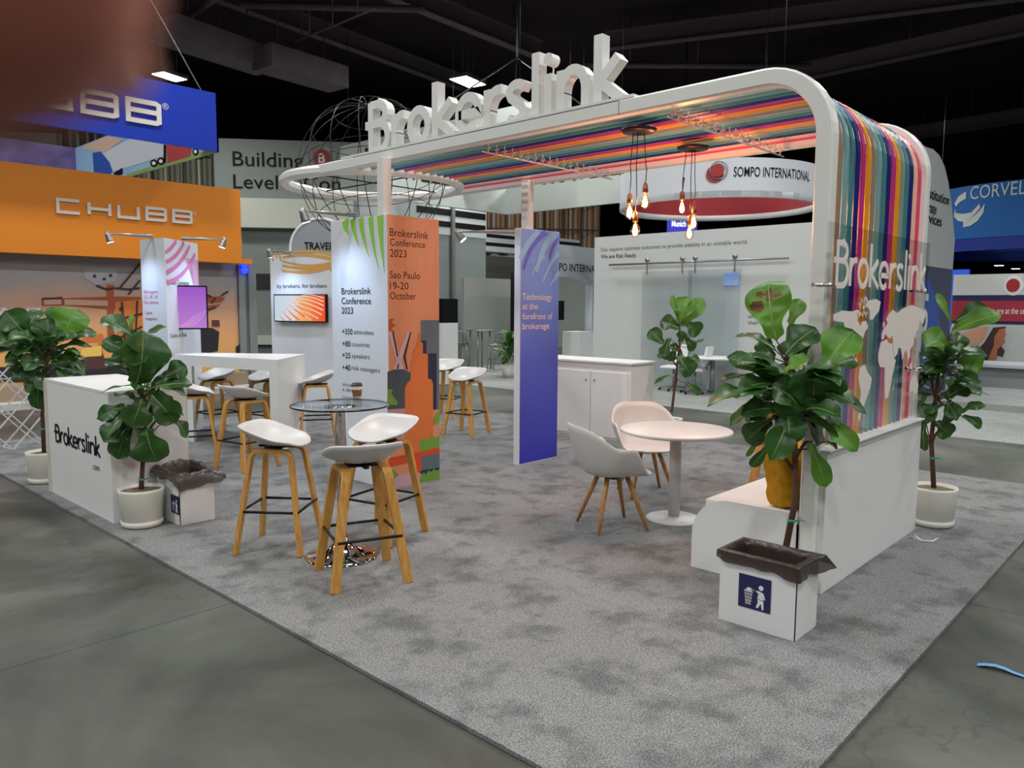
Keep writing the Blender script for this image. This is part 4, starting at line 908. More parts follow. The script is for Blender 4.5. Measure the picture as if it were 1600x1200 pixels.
# ================================================================ FIDDLE-LEAF FIGS
def leaf_mat(nm, c1, c2, gloss=.38):
    mt, nt, b, out = nodes(nm); tc = nt.nodes.new('ShaderNodeTexCoord'); n = nt.nodes.new('ShaderNodeTexNoise'); n.inputs['Scale'].default_value = 7; n.inputs['Detail'].default_value = 3
    r = nt.nodes.new('ShaderNodeValToRGB'); r.color_ramp.elements[0].position = .3; r.color_ramp.elements[1].position = .72; r.color_ramp.elements[0].color = rgba(c1); r.color_ramp.elements[1].color = rgba(c2)
    L = nt.links.new; L(tc.outputs['Object'], n.inputs['Vector']); L(n.outputs['Fac'], r.inputs[0]); L(r.outputs[0], b.inputs['Base Color'])
    b.inputs['Roughness'].default_value = gloss; b.inputs['Specular IOR Level'].default_value = .5
    t = nt.nodes.new('ShaderNodeBsdfTranslucent'); t.inputs[0].default_value = (*[v*1.6 for v in lin(c2)], 1); mx = nt.nodes.new('ShaderNodeMixShader'); mx.inputs[0].default_value = .18
    L(b.outputs[0], mx.inputs[1]); L(t.outputs[0], mx.inputs[2]); L(mx.outputs[0], out.inputs[0]); return mt
LEAFM = [leaf_mat('fig_leaf_dark', '22421f', '3a662a'), leaf_mat('fig_leaf_fresh', '427023', '62962f', .42), mat('fig_leaf_vein', '7f9a52', .5), mat('fig_leaf_brown', '6b4526', .8, var=.3, vscale=30), mat('fig_leaf_scorched', '7d5a34', .7, var=.35, vscale=25)]
def leaf(b, base, tip, width, nrm, droop=.12, fold=.25, mi=0, spot=False, seed=0):
    base, tip, nrm = V(base), V(tip), V(nrm); ax = tip-base; Ln = ax.length
    if Ln < 1e-4: return
    ax.normalize(); sd = ax.cross(nrm)
    if sd.length < .05: sd = ax.cross(V((.3, .5, .8)))
    sd.normalize(); nn = sd.cross(ax).normalized(); rn = random.Random(seed)
    nu, nv = (27, 15) if spot else (13, 7); ph = rn.random()*6; vs = []
    def wid(t):
        w = .30*math.sin(math.pi*min(1, t/.34))*0 + (sm(t, 0, .10)*(.42+.58*sm(t, .22, .66)))*math.sqrt(max(0, 1-max(0, (t-.62)/.38)**2.4)); return w
    for i in range(nu):
        t = i/(nu-1); w = width/2*wid(t)
        ce = base+ax*Ln*t-nn*droop*Ln*(t*t)+nn*droop*Ln*.45*math.sin(math.pi*t)
        for j in range(nv):
            s_ = (j/(nv-1))*2-1; wav = .075*width*math.sin(t*13+ph+(1.3 if s_ > 0 else 0))*abs(s_)**2
            puff = .025*width*math.cos(t*math.pi*9)*(1-abs(s_))*abs(s_)*4
            vs.append(ce+sd*w*s_+nn*(fold*w*abs(s_)**1.3+wav+puff))
    fs = []; ms = []
    for i in range(nu-1):
        for j in range(nv-1):
            fs.append((i*nv+j, i*nv+j+1, (i+1)*nv+j+1, (i+1)*nv+j))
            ms.append(3 if spot and math.hypot((i-19)/3.2, (j-6)/3.4+.5*math.sin(i*1.3)) < .8+.35*math.sin(j*2.1) or (spot and math.hypot((i-15)/3, (j-2.5)/1.6) < 1) else mi)
    k = len(b.mi); b.add(vs, fs, True); b.mi[k:] = ms
    # midrib
    c = nv//2; vs2 = []; 
    for i in range(nu):
        p = vs[i*nv+c]; r_ = .0045*(1.15-i/(nu-1))*max(.6, Ln/.25); vs2 += [p+sd*r_+nn*.0012, p-sd*r_+nn*.0012]
    k = len(b.mi); b.add(vs2, [(2*i, 2*i+1, 2*i+3, 2*i+2) for i in range(nu-1)], True); b.mi[k:] = [2]*(len(b.mi)-k)
M_POT = mat('white_pot', 'dedcd2', .5, spec=.4); M_SOIL = mat('dry_moss', '6d6650', .95, var=.4, vscale=30, bump=.8, bscale=60); M_BARK = mat('brown_bark', '5b4030', .85, var=.3, vscale=16, bump=.5, bscale=40)
M_TIE = mat('green_tie', '2f9a84', .5)
def fig(label, px0, py0, base, leaves, trunk, pr=.155, ph=.30, filler=None, seed=1, branches=(), hide_pot=False):
    """leaves: (bx, by, tx, ty, width px, material, depth of base m, depth of tip m, normal up 0..1), pixels read at the plant's own distance"""
    base = V(base); D = (base-CAMP).dot(_F); k = D/FPX; rt = V((math.sin(math.atan2(base.y, base.x)), -math.cos(math.atan2(base.y, base.x)), 0)); fw = V((base.x, base.y, 0)).normalized()
    r = thing('fiddle_leaf_fig', label, 'potted plant', base, 'fiddle-leaf figs of the booth'); rn = random.Random(seed)
    def at(x, y, dep=0.0):
        d = ray(x, y); h = math.hypot(base.x, base.y)+dep; q = CAMP+d*(h/d.dot(fw)); return q
    x, y, z = base
    b = MB(); b.lathe([(pr*.80, 0), (pr*.9, .012), (pr*.93, ph*.16), (pr*.86, ph*.17), (pr*.88, ph*.18), (pr, ph*.93), (pr*1.01, ph), (pr*.96, ph), (pr*.94, ph*.90), (0, ph*.90)], base, 36); put('pot', b, M_POT, r)
    b = MB(); b.lathe([(pr*.95, ph*.91), (pr*.6, ph*.955), (0, ph*.96)], base, 24); put('soil', b, M_SOIL, r)
    T = [at(*p) for p in trunk]; T[-1] = V((x, y, z+ph*.93)) if not hide_pot else T[-1]
    n = len(T); b = MB(); b.taper(T, [.011+.008*i/(n-1) for i in range(n)], 9); put('trunk', b, M_BARK, r)
    b = MB()
    for q in branches:
        P = [at(*p) for p in q]; b.taper(P, [.006+.004*i/(len(P)-1) for i in range(len(P))], 7)
    fol = MB()
    for i, (bx, by, tx, ty, w, mi, d0, d1, up) in enumerate(leaves):
        p0, p1 = at(bx, by, d0), at(tx, ty, d1); spot = mi == 5; n_ = (V((0, 0, 1))*up-fw*(1-up)+rt*(rn.random()-.5)*.7).normalized()
        leaf(fol, p0, p1, w*k, n_, .10+.10*rn.random(), .18+.25*rn.random(), 1 if spot else mi, spot, seed*100+i)
        tq = min(range(n), key=lambda a: (T[a]-p0).length); b.taper([p0+(p1-p0)*.06, p0, p0.lerp(T[tq], .6)-V((0, 0, .02)), T[tq]-V((0, 0, .01))], [.003, .0035, .004, .005], 6)
    if filler:
        cx, cy, rx, ry, num, ln = filler
        for i in range(num):
            a = rn.random()*6.283; q = math.sqrt(rn.random()); dx, dy = math.cos(a)*q, math.sin(a)*q; dep = (rn.random()-.5)*2*rx*k*.9
            p0 = at(cx+dx*rx*.45, cy+dy*ry*.7+ry*.1, dep*.4); o_ = (rt*dx*1.2+fw*dep/(rx*k)*1.1+V((0, 0, .55-.9*rn.random()-(dy*.6)))).normalized()
            p1 = p0+o_*ln*k*(.75+.4*rn.random()); leaf(fol, p0, p1, ln*k*(.5+.2*rn.random()), (V((0, 0, 1))*.8-fw*.3+rt*(rn.random()-.5)).normalized(), .15+.15*rn.random(), .2+.25*rn.random(), 0, False, seed*991+i)
            tq = min(range(n), key=lambda a_: (T[a_]-p0).length); b.taper([p0, p0.lerp(T[tq], .5)-V((0, 0, .02)), T[tq]], [.003, .004, .004], 5)
    put('foliage', fol, LEAFM, r); put('branches', b, M_BARK, r)
    tp = T[-2].lerp(T[-1], .35) if n > 2 else T[-1]
    b = MB(); b.lathe([(.020, -.008), (.024, 0), (.020, .008)], tp, 12); b.taper([tp+rt*.02, tp+rt*.05+V((0, 0, .01)), tp+rt*.07], [.006, .004, .002], 6); put('green_tie', b, M_TIE, r)
    return r
hero = [
 (1213, 532, 1197, 438, 70, 5, -.06, -.02, .1), (1233, 508, 1252, 466, 26, 1, .05, .08, .1), (1222, 560, 1272, 508, 52, 0, .0, .06, .2), (1212, 548, 1152, 514, 24, 0, .0, .10, .8),
 (1210, 598, 1141, 552, 38, 0, -.05, -.10, .5), (1284, 582, 1332, 512, 60, 1, -.05, .0, .1), (1292, 578, 1338, 556, 40, 0, .12, .2, .4),
 (1200, 618, 1107, 618, 52, 0, -.05, -.16, .7), (1208, 602, 1128, 588, 34, 0, .02, .0, .8), (1208, 632, 1138, 656, 32, 1, .0, -.06, .7), (1206, 655, 1163, 690, 40, 0, .0, .0, .3),
 (1205, 690, 1172, 732, 18, 0, .0, .02, .2), (1188, 680, 1166, 716, 9, 1, .0, .03, .2), (1232, 645, 1234, 690, 54, 0, -.1, -.2, .5), (1264, 690, 1293, 762, 30, 1, -.03, -.05, .2), (1268, 652, 1344, 700, 36, 1, -.05, -.08, .5),
 (1300, 624, 1356, 640, 24, 0, .0, .0, .6), (1297, 625, 1332, 606, 24, 4, .05, .08, .6), (1268, 642, 1275, 574, 84, 0, -.05, -.14, .25), (1252, 640, 1212, 598, 54, 0, -.1, -.18, .4),
 (1250, 594, 1178, 568, 34, 0, -.08, -.14, .6), (1222, 584, 1262, 556, 34, 1, -.10, -.14, .6), (1240, 664, 1238, 612, 66, 0, -.06, -.16, .3), (1225, 640, 1160, 640, 40, 0, -.1, -.18, .6), (1136, 592, 1128, 590, 12, 4, -.1, -.1, .5),
 (1210, 560, 1185, 530, 30, 0, .05, .1, .4), (1250, 560, 1258, 505, 44, 0, .08, .14, .2), (1290, 690, 1310, 700, 10, 3, .0, .0, .5)]
pg = V((4.10, 1.73, CZ))
fig('large fiddle-leaf fig behind the navy-signed bin, one top leaf scorched brown', 0, 0, pg, hero,
    [(1238, 560), (1240, 640), (1242, 700), (1243, 780), (1243, 862)], .145, .27, (1236, 612, 80, 66, 44, 64), 3, [((1205, 688), (1215, 700), (1240, 735)), ((1270, 690), (1258, 690), (1241, 720))])
p2 = [(213, 530, 160, 492, 32, 0, -.02, .02, .4), (213, 602, 228, 520, 74, 0, -.08, -.14, .15), (210, 560, 160, 528, 30, 0, .0, .05, .5), (206, 576, 162, 562, 20, 0, .0, .0, .6), (225, 530, 257, 507, 18, 0, .0, .03, .7), (255, 590, 291, 571, 34, 0, .0, .0, .3), (250, 560, 262, 544, 16, 1, .0, .0, .2), (206, 516, 205, 491, 9, 1, .0, .0, .1),
      (224, 610, 298, 594, 30, 0, -.05, -.10, .6), (215, 603, 157, 608, 12, 0, -.06, -.08, .9), (196, 636, 152, 651, 27, 0, -.02, -.05, .5), (222, 620, 206, 668, 46, 0, -.10, -.16, .4), (234, 614, 276, 660, 44, 0, -.06, -.10, .4), (264, 650, 297, 681, 26, 0, .0, .0, .5), (208, 655, 160, 688, 42, 0, -.04, -.10, .5), (206, 662, 180, 717, 38, 0, -.02, -.05, .3), (228, 668, 242, 722, 60, 0, -.08, -.14, .25), (215, 590, 190, 540, 44, 0, .04, .08, .3), (226, 600, 250, 540, 46, 0, .02, .06, .3), (230, 650, 262, 640, 36, 0, .0, .02, .5)]
fig('fiddle-leaf fig before the reception counter, between counter and litter bin', 0, 0, (2.245, 5.885, CZ), p2, [(215, 560), (222, 620), (226, 680), (222, 740), (222, 775)], .160, .285, (220, 612, 46, 70, 20, 48), 5, [((264, 640), (245, 655), (226, 680)), ((255, 592), (240, 625), (226, 660))])
p3 = [(45, 528, 8, 486, 46, 0, .0, .0, .3), (44, 512, 63, 482, 22, 0, .05, .1, .3), (100, 528, 117, 483, 60, 1, -.04, -.08, .2), (76, 545, 74, 496, 44, 0, .0, .0, .3), (100, 532, 149, 514, 26, 0, .0, .0, .5), (40, 560, 8, 562, 26, 0, -.05, -.1, .6), (42, 530, -12, 535, 34, 0, .0, -.02, .5), (62, 596, 57, 640, 26, 0, .0, .0, .2), (85, 560, 125, 555, 30, 0, -.06, -.1, .6), (90, 575, 135, 582, 28, 0, .0, .0, .6), (50, 575, 15, 590, 26, 0, .0, .0, .6), (95, 508, 75, 480, 20, 0, .1, .12, .3)]
fig('fiddle-leaf fig rising behind the reception counter before the harbour picture', 0, 0, (2.19, 7.98, CZ), p3, [(75, 540), (70, 590), (66, 650), (63, 722)], .150, .29, (72, 555, 62, 44, 44, 44), 7)
p4 = [(1487, 504, 1464, 457, 12, 1, .0, .0, .2), (1494, 502, 1541, 477, 30, 0, .0, .0, .3), (1484, 522, 1560, 486, 34, 1, -.05, -.1, .4), (1482, 546, 1444, 518, 36, 1, -.05, -.08, .3), (1500, 645, 1538, 630, 20, 0, .0, .0, .5), (1502, 650, 1536, 666, 18, 0, .0, .0, .5), (1462, 658, 1486, 682, 32, 0, .0, .0, .3), (1446, 655, 1441, 706, 18, 0, .0, .0, .2), (1492, 616, 1546, 612, 7, 0, .0, .0, .9), (1495, 560, 1535, 575, 40, 1, .0, .0, .3), (1462, 560, 1475, 525, 40, 0, .0, .0, .3), (1480, 620, 1520, 600, 34, 0, -.05, -.08, .5)]
fig('fiddle-leaf fig at the far end of the low wall beside the clear acrylic sheet', 0, 0, (6.46, 1.57, CZ), p4, [(1470, 560), (1462, 620), (1455, 690), (1451, 772)], .165, .30, (1473, 585, 46, 66, 46, 44), 11, [((1500, 648), (1480, 660), (1456, 685)), ((1466, 672), (1460, 682), (1454, 700))])
p5 = [(1063, 508, 1073, 463, 38, 1, .0, .0, .15), (1065, 510, 1099, 466, 26, 1, .0, .0, .3), (1060, 498, 1049, 461, 11, 1, .0, .0, .2), (1062, 513, 1032, 500, 28, 0, .0, .0, .4), (1072, 504, 1093, 522, 30, 0, .0, .0, .4), (1037, 538, 1015, 515, 26, 0, .0, .0, .3), (1047, 528, 1036, 562, 20, 0, .0, .0, .3), (1056, 540, 1046, 566, 14, 0, .0, .0, .4), (1062, 535, 1066, 517, 18, 0, -.03, -.06, .4), (1066, 555, 1046, 538, 18, 0, .0, .0, .5), (1070, 526, 1085, 548, 18, 0, .0, .0, .4), (1083, 541, 1100, 529, 9, 0, .0, .0, .7), (1058, 556, 1081, 586, 34, 0, -.04, -.08, .3), (1070, 560, 1095, 563, 16, 0, .0, .0, .5), (1056, 587, 1021, 596, 11, 0, .0, .0, .6), (1072, 598, 1095, 616, 14, 0, .0, .0, .4), (1045, 555, 1026, 557, 12, 0, .0, .0, .5)]
fig('slender fiddle-leaf fig standing alone at the far carpet corner before the sliding glass panels', 0, 0, (8.30, 5.02, CZ), p5, [(1062, 500), (1062, 540), (1056, 590), (1050, 640), (1046, 660)], .15, .28, None, 13, [((1037, 540), (1050, 562), (1057, 572)), ((1056, 588), (1058, 592), (1056, 600))])
# ================================================================ NEIGHBOURING STANDS
ORG = mat('orange_fascia', 'dd8424', .55, spec=.3); BLUE = mat('royal_blue_fabric', '1c36a8', .7, spec=.2); M_SILV = mat('silver_lettering', 'd5ccc4', .4)
# --- harbour stand: orange fascia with lettering
YF, YM = 14.6, 15.0
hs = thing('stand_fascia', 'orange fascia with silver insurer lettering above the harbour picture', 'fascia', (3, YF, 2.5))
pr_, pl = onY(375, 297, YF), onY(-120, 250, YF); zt_, zb_ = onY(375, 297, YF).z, onY(375, 410, YF).z-.02
b = MB(); b.box(pl.x, pr_.x, YF, YF+.25, zb_, zt_); b.box(pr_.x, onY(396, 405, YF).x, YF+.05, YF+.25, zb_, zb_+.10); put('board', b, ORG, hs)
def wide_letters(word, O, xv, cw, gap, h, th, dep):
    x = 0
    for c in word:
        b = MB()
        for si, s_ in enumerate(glyph(c)): stroke(b, [(x+p[0]*cw, p[1]*h) for p in s_], O, xv, UP, th, dep+.003*si)
        x += cw+gap; put('letter', b, M_SILV, hs)
lb, le = onY(90, 331, YF), onY(298, 346, YF); h_ = onY(90, 310, YF).z-lb.z; cw = (le.x-lb.x)/(5+4*.45)
wide_letters('CHUbb', V((lb.x, YF-.002, lb.z)), XR, cw, cw*.45, h_*.92, .052, .03); b = MB(); txt(b, '®', V((le.x+.05, YF-.002, lb.z+h_*.7)), XR, UP, .07, None); put('lettering', b, M_SILV, hs)
# harbour picture
mt, nt, bb, out = nodes('sunset_print'); tc = nt.nodes.new('ShaderNodeTexCoord'); sp = nt.nodes.new('ShaderNodeSeparateXYZ'); rp = nt.nodes.new('ShaderNodeValToRGB'); nz = nt.nodes.new('ShaderNodeTexNoise'); nz.inputs['Scale'].default_value = .9; nz.inputs['Detail'].default_value = 3
ad = nt.nodes.new('ShaderNodeMath'); ad.operation = 'MULTIPLY_ADD'; ad.inputs[1].default_value = .9; mr = nt.nodes.new('ShaderNodeMapRange'); mr.inputs[1].default_value = .7; mr.inputs[2].default_value = 3.1
L = nt.links.new; L(tc.outputs['Object'], sp.inputs[0]); L(tc.outputs['Object'], nz.inputs['Vector']); L(nz.outputs['Fac'], ad.inputs[0]); L(sp.outputs[2], ad.inputs[2]); L(ad.outputs[0], mr.inputs[0]); L(mr.outputs[0], rp.inputs[0]); L(rp.outputs[0], bb.inputs['Base Color']); bb.inputs['Roughness'].default_value = .6
e = rp.color_ramp.elements; e[0].color = rgba('e6b45c'); e[1].color = rgba('8c8c90'); q = e.new(.35); q.color = rgba('e8a870'); q = e.new(.55); q.color = rgba('c99a80'); q = e.new(.75); q.color = rgba('a09a98')
ms = thing('harbour_picture_wall', 'wall picture of an orange harbour crane at sunset below the orange fascia', 'mural', (3, YM, 0))
xl, xr = onY(-120, 500, YM).x, onY(372, 500, YM).x; zb2 = onY(100, 597, YM).z
b = MB(); b.box(xl, xr, YM, YM+.12, zb2, zb_+.3); put('picture', b, mt, ms)
H = lambda x, y: (lambda p: (p.x, p.z))(onY(x, y, YM)); OH = V((0, YM, 0)); hl = [0]
def hp(nm, mt_, polys):
    for p in polys: hl[0] += 1; q = MB(); shape(q, [H(*c) for c in p], OH, XR, UP, .002+.0008*hl[0]); put(nm, q, mt_, ms)
def hln(nm, mt_, lines, w):
    hl[0] += 1; q = MB()
    for p in lines:
        for a, c in zip(p, p[1:]): ribbon(q, H(*a), H(*c), w, w, OH, XR, UP, .002+.001*hl[0], 0, 1)
    put(nm, q, mt_, ms)
CR1, CR2, CRD = mat('crane_rust_print', 'a8502e', .6), mat('crane_orange_print', 'd97a38', .6), mat('crane_shadow_print', '3b2626', .6)
hp('printed_crane_boom', CR1, [[(97, 466), (175, 463), (220, 464), (220, 480), (172, 484), (97, 477)], [(65, 467), (97, 463), (97, 478), (65, 478)], [(303, 464), (345, 463), (352, 466), (345, 473), (303, 474)], [(303, 481), (345, 475), (338, 482), (303, 488)], [(166, 445), (178, 445), (179, 540), (168, 540)]])
hp('printed_crane_body', CR2, [[(180, 472), (222, 468), (222, 600), (186, 600)], [(128, 526), (160, 522), (164, 532), (130, 536)], [(152, 524), (158, 520), (164, 590), (158, 590)], [(138, 540), (143, 540), (145, 580), (139, 580)]])
hp('printed_crane_cab', mat('crane_cab_print', 'a6a6ae', .6), [[(131, 420), (178, 420), (183, 426), (180, 440), (150, 446), (131, 434)]])
hp('printed_cab_windows', mat('cab_window_print', '2a2a30', .6), [[(145, 429), (150, 429), (150, 434), (145, 434)], [(160, 434), (165, 434), (165, 438), (160, 438)], [(170, 428), (175, 428), (175, 433), (170, 433)], [(186, 480), (193, 480), (193, 486), (186, 486)]])
hln('printed_lattice', CRD, [[(185, 452), (218, 412)], [(200, 460), (218, 438)], [(150, 446), (166, 452), (178, 450), (200, 452), (218, 450)], [(97, 466), (65, 467)], [(310, 455), (330, 464)], [(345, 462), (356, 455)], [(303, 500), (320, 486), (336, 480)], [(330, 474), (336, 465)], [(180, 500), (222, 490)], [(182, 530), (222, 510)], [(190, 472), (200, 600)], [(214, 470), (208, 600)]], .035)
hln('printed_boom_text', mat('boom_text_print', 'c9a08a', .6), [[(68, 472), (95, 471)], [(100, 472), (168, 474)]], .10)
hp('printed_ship', mat('ship_print', '25252b', .6), [[(305, 514), (330, 512), (342, 518), (340, 548), (325, 552), (305, 552)], [(368, 542), (376, 536), (382, 542), (382, 552), (368, 552)], [(125, 562), (195, 558), (220, 570), (220, 597), (-60, 597), (-60, 575), (60, 572)]])
hp('printed_containers', mat('container_print', '5a3238', .6), [[(130, 560), (160, 552), (168, 575), (130, 578)], [(330, 500), (342, 500), (343, 510), (331, 510)]])
hp('printed_sun_glow', mat('sun_glow_print', 'f2cc62', .6), [[(126, 545), (158, 540), (158, 556), (126, 558)], [(0, 530), (14, 526), (14, 545), (0, 548)]])
# grey pillar frame and light
b = MB(); x0_, x1_ = onY(373, 500, YM).x, onY(400, 500, YM).x
for xa, xb, dy in ((x0_, x0_+.14, 0), (x0_+.14, x0_+.22, .06), (x0_+.22, x1_, 0)): b.box(xa, xb, YM-.05+dy, YM+.3, .02, zb_)
put('pillar', b, mat('grey_pillar', '7f8786', .6), ms)
b = MB(); p = onY(382, 418, YM-.1)
for dz in (.06, -.06): b.ball((p.x, YM-.1, p.z+dz), .07, 12, 8)
put('blue_uplight', b, mat('blue_lamp', '1020ff', .4, emit='1828ff', es=5), ms)
b = MB(); b.box(xl, xr, YM-.35, YM, .02, zb2); put('plinth', b, mat('tan_plinth', '9d8a70', .7, var=.15, vscale=1.2), ms)
b = MB(); b.box(xl, xr, YM-.37, YM, .013, .05); put('plinth_foot', b, M_WHITEM, ms)
# hanging square banner of the same stand
YB = 14.0; pz = onY(342, 238, YB); zt3 = onY(339, 146, YB).z; XBn = pz.x; L_side = 7.5
hb = thing('hanging_banner', 'blue square hanging banner with silver insurer lettering, lorries printed inside', 'hanging banner', (XBn, YB, pz.z))
xb0 = XBn-L_side; b = MB(); b.box(xb0, XBn, YB, YB+.03, pz.z, zt3); put('front_panel', b, BLUE, hb)
def lorry_mat():
    mt, nt, bb, out = nodes('sky_print_lorry'); tc = nt.nodes.new('ShaderNodeTexCoord'); nz = nt.nodes.new('ShaderNodeTexNoise'); nz.inputs['Scale'].default_value = .5; rp = nt.nodes.new('ShaderNodeValToRGB')
    nt.links.new(tc.outputs['Object'], nz.inputs['Vector']); nt.links.new(nz.outputs['Fac'], rp.inputs[0]); rp.color_ramp.elements[0].color = rgba('5f9fd0'); rp.color_ramp.elements[1].color = rgba('b7cfe0'); nt.links.new(rp.outputs[0], bb.inputs['Base Color']); return mt
b = MB(); b.box(XBn-.03, XBn, YB, YB+L_side, pz.z, zt3); put('side_panel', b, lorry_mat(), hb)
b = MB(); b.box(xb0, XBn, YB+L_side-.03, YB+L_side, pz.z, zt3); put('rear_panel', b, mat('dusk_city_print', '6a5a8c', .7, var=.5, vscale=1.5), hb)
b = MB(); lb2, le2 = onY(52, 158, YB), onY(248, 190, YB); h2 = onY(130, 136, YB).z-onY(130, 172, YB).z; cwB = (le2.x-onY(200, 190, YB).x); st_ = onY(200, 190, YB).x-onY(129, 172, YB).x
for i, c in enumerate('CHUbb'):
    b = MB(); xx = le2.x-cwB-st_*(4-i)
    for si, s_ in enumerate(glyph(c)): stroke(b, [(p[0]*cwB, p[1]*h2*.9) for p in s_], V((xx, YB-.002, onY(200, 186, YB).z)), XR, UP, .08, .03+.003*si)
    put('letter', b, M_SILV, hb)
b = MB(); txt(b, '®', V((le2.x+.07, YB-.002, onY(252, 170, YB).z)), XR, UP, .11); put('lettering', b, M_SILV, hb)
# lorries on the inner side panel: seen from the booth, u runs away from us
XI = XBn-.031; G = lambda x, y: (lambda p: (p.y, p.z))(onX(x, y, XI))
def gp(nm, mt_, polys, k):
    q = MB()
    for p in polys: q.poly([V((XI-.002*k, *G(*c))) for c in p])
    put(nm, q, mt_, hb)
gp('printed_meadow', mat('meadow_print', '86a05a', .7), [[(198, 277), (338, 239), (338, 232), (275, 248), (198, 272)]], 1)
gp('printed_trailer', mat('trailer_print', 'c9ced6', .6), [[(160, 240), (205, 216), (256, 226), (256, 244), (178, 268), (172, 260), (165, 244)]], 2)
gp('printed_trailer_roof', mat('trailer_roof_print', 'd2b09a', .6), [[(125, 232), (165, 213), (192, 218), (165, 238)]], 2)
gp('printed_red_trailer', mat('red_trailer_print', 'b23c3a', .6), [[(260, 226), (300, 231), (298, 244), (262, 255)]], 2)
gp('printed_cab', mat('blue_cab_print', '234fa8', .6), [[(145, 239), (158, 237), (164, 245), (172, 254), (176, 268), (170, 274), (147, 270)]], 3)
gp('printed_wheels', M_BLK, [[(241+6*math.cos(a), 255+6*math.sin(a)) for a in [k*.5236 for k in range(12)]], [(252+6*math.cos(a), 252+6*math.sin(a)) for a in [k*.5236 for k in range(12)]], [(306+5*math.cos(a), 237+6*math.sin(a)) for a in [k*.5236 for k in range(12)]], [(178, 270), (192, 262), (192, 272), (180, 276)], [(256, 226), (260, 226), (260, 254), (256, 254)]], 4)
gp('printed_hubs', M_WHITEM, [[(241+3*math.cos(a), 255+3*math.sin(a)) for a in [k*.5236 for k in range(12)]], [(252+3*math.cos(a), 252+3*math.sin(a)) for a in [k*.5236 for k in range(12)]], [(306+2.5*math.cos(a), 237+3*math.sin(a)) for a in [k*.5236 for k in range(12)]]], 5)
for x, y in ((XBn-.3, YB+.01), (XBn-3.2, YB+.01), (XBn-6.0, YB+.01)): b = MB(); b.tube([(x, y, zt3), (x-1.6, y+2.5, 10.7)], .012, 6); put('suspension_wire', b, M_GREYMETAL, hb)
# --- lattice stand at the left edge
lt = thing('lattice_stand', 'white folding lattice stand at the left edge of the aisle', 'display stand', onZ(18, 706)); M_LAT = mat('white_lattice_bar', 'c9c9cf', .4)
g0 = onZ(18, 706); dl = (onZ(60, 700)-onZ(-60, 716)).normalized(); dn = dl.cross(UP)
for lay_ in (0, .28):
    for i in range(-3, 1):
        for j in range(4):
            o_ = g0+dl*(.36*i+.02)+UP*(.02+.40*j)+dn*(-lay_)
            b = MB(); b.bar(o_, o_+dl*.36+UP*.40, .014, .014); b.bar(o_+dl*.36, o_+UP*.40, .014, .014); put('lattice_bar', b, M_LAT, lt)
b = MB()
for i in range(-3, 2):
    for j in range(5): o_ = g0+dl*(.36*i+.02)+UP*(.02+.40*j); b.bar(o_, o_-dn*.28, .012, .012)
put('spacer_bar', b, M_LAT, lt)
# --- stand with black stripes (grey walls)
YS = 17.5; GW = mat('grey_panel', '7d8683', .65); GW2 = mat('pale_header', 'aeb5b4', .65)
def Yq(x, y, Y=YS): return onY(x, y, Y)
s1 = thing('striped_stand_wall', 'grey stand wall with two black stripes along its pale header', 'stand wall', Yq(700, 560))
x0_, x1_ = Yq(560, 400).x, Yq(759, 400).x; ztp = Yq(705, 325).z; zg = Yq(705, 368).z
b = MB(); b.box(x0_, x1_, YS, YS+.2, .02, zg); put('panel', b, GW, s1)
b = MB(); b.box(x0_, x1_, YS-.03, YS+.2, zg, ztp); put('header', b, GW2, s1)
b = MB()
for ya, yb_ in ((328, 338), (347, 356)): b.box(Yq(650, 330).x, x1_-.05, YS-.04, YS-.02, Yq(705, yb_).z, Yq(705, ya).z)
put('black_stripe', b, M_BLK, s1)
b = MB(); xp = Yq(705, 400).x; b.box(xp-.06, xp+.06, YS-.12, YS-.04, .02, Yq(705, 322).z); put('upright', b, mat('dim_upright', '6c6f69', .5), s1)
b = MB(); p, q = Yq(727, 472), Yq(748, 501); b.box(p.x, q.x, YS-.01, YS, q.z, p.z); put('poster', b, mat('pale_teal_poster', '9fc4c9', .6, var=.1, vscale=4), s1)
s2 = thing('striped_stand_wall', 'grey stand wall with black stripes over a dark doorway, left of the blue panel', 'stand wall', Yq(790, 560, 18.6)); YT = 18.6
x0_, x1_ = Yq(759, 400, YT).x, Yq(905, 400, YT).x; zt4, zg4 = Yq(780, 362, YT).z, Yq(780, 394, YT).z
b = MB(); b.box(x0_, x1_, YT, YT+.2, zg4, zt4); put('header', b, GW2, s2)
b = MB()
for ya, yb_ in ((367, 372), (380, 385)): b.box(x0_, x1_, YT-.02, YT, Yq(780, yb_, YT).z, Yq(780, ya, YT).z)
put('black_stripe', b, M_BLK, s2)
b = MB(); b.box(x0_, x1_, YT+1.6, YT+1.7, .02, zg4); put('rear_wall', b, mat('dim_rear_wall', '4e4c47', .8), s2)
b = MB(); p, q = onY(769, 480, YT+1.58), onY(783, 496, YT+1.58); b.box(p.x, q.x, YT+1.58, YT+1.6, q.z, p.z); put('poster', b, mat('turquoise_poster', '3f93b0', .6, var=.3, vscale=9), s2)
# black-topped white plinth beside the orange tower
pb = onZ(695, 600); r = thing('display_plinth', 'white plinth with a black screen block at the right edge of the orange tower', 'plinth', pb); k = 0
zz1, zz2 = onD(695, 504, (pb-CAMP).dot(_F)).z, onD(695, 467, (pb-CAMP).dot(_F)).z
b = MB(); b.box(pb.x-.25, pb.x+.2, pb.y-.2, pb.y+.25, .013, zz1); put('body', b, M_WHITEM, r)
b = MB(); b.box(pb.x-.25, pb.x+.2, pb.y-.2, pb.y+.25, zz1, zz2); put('screen_block', b, M_BLK, r)
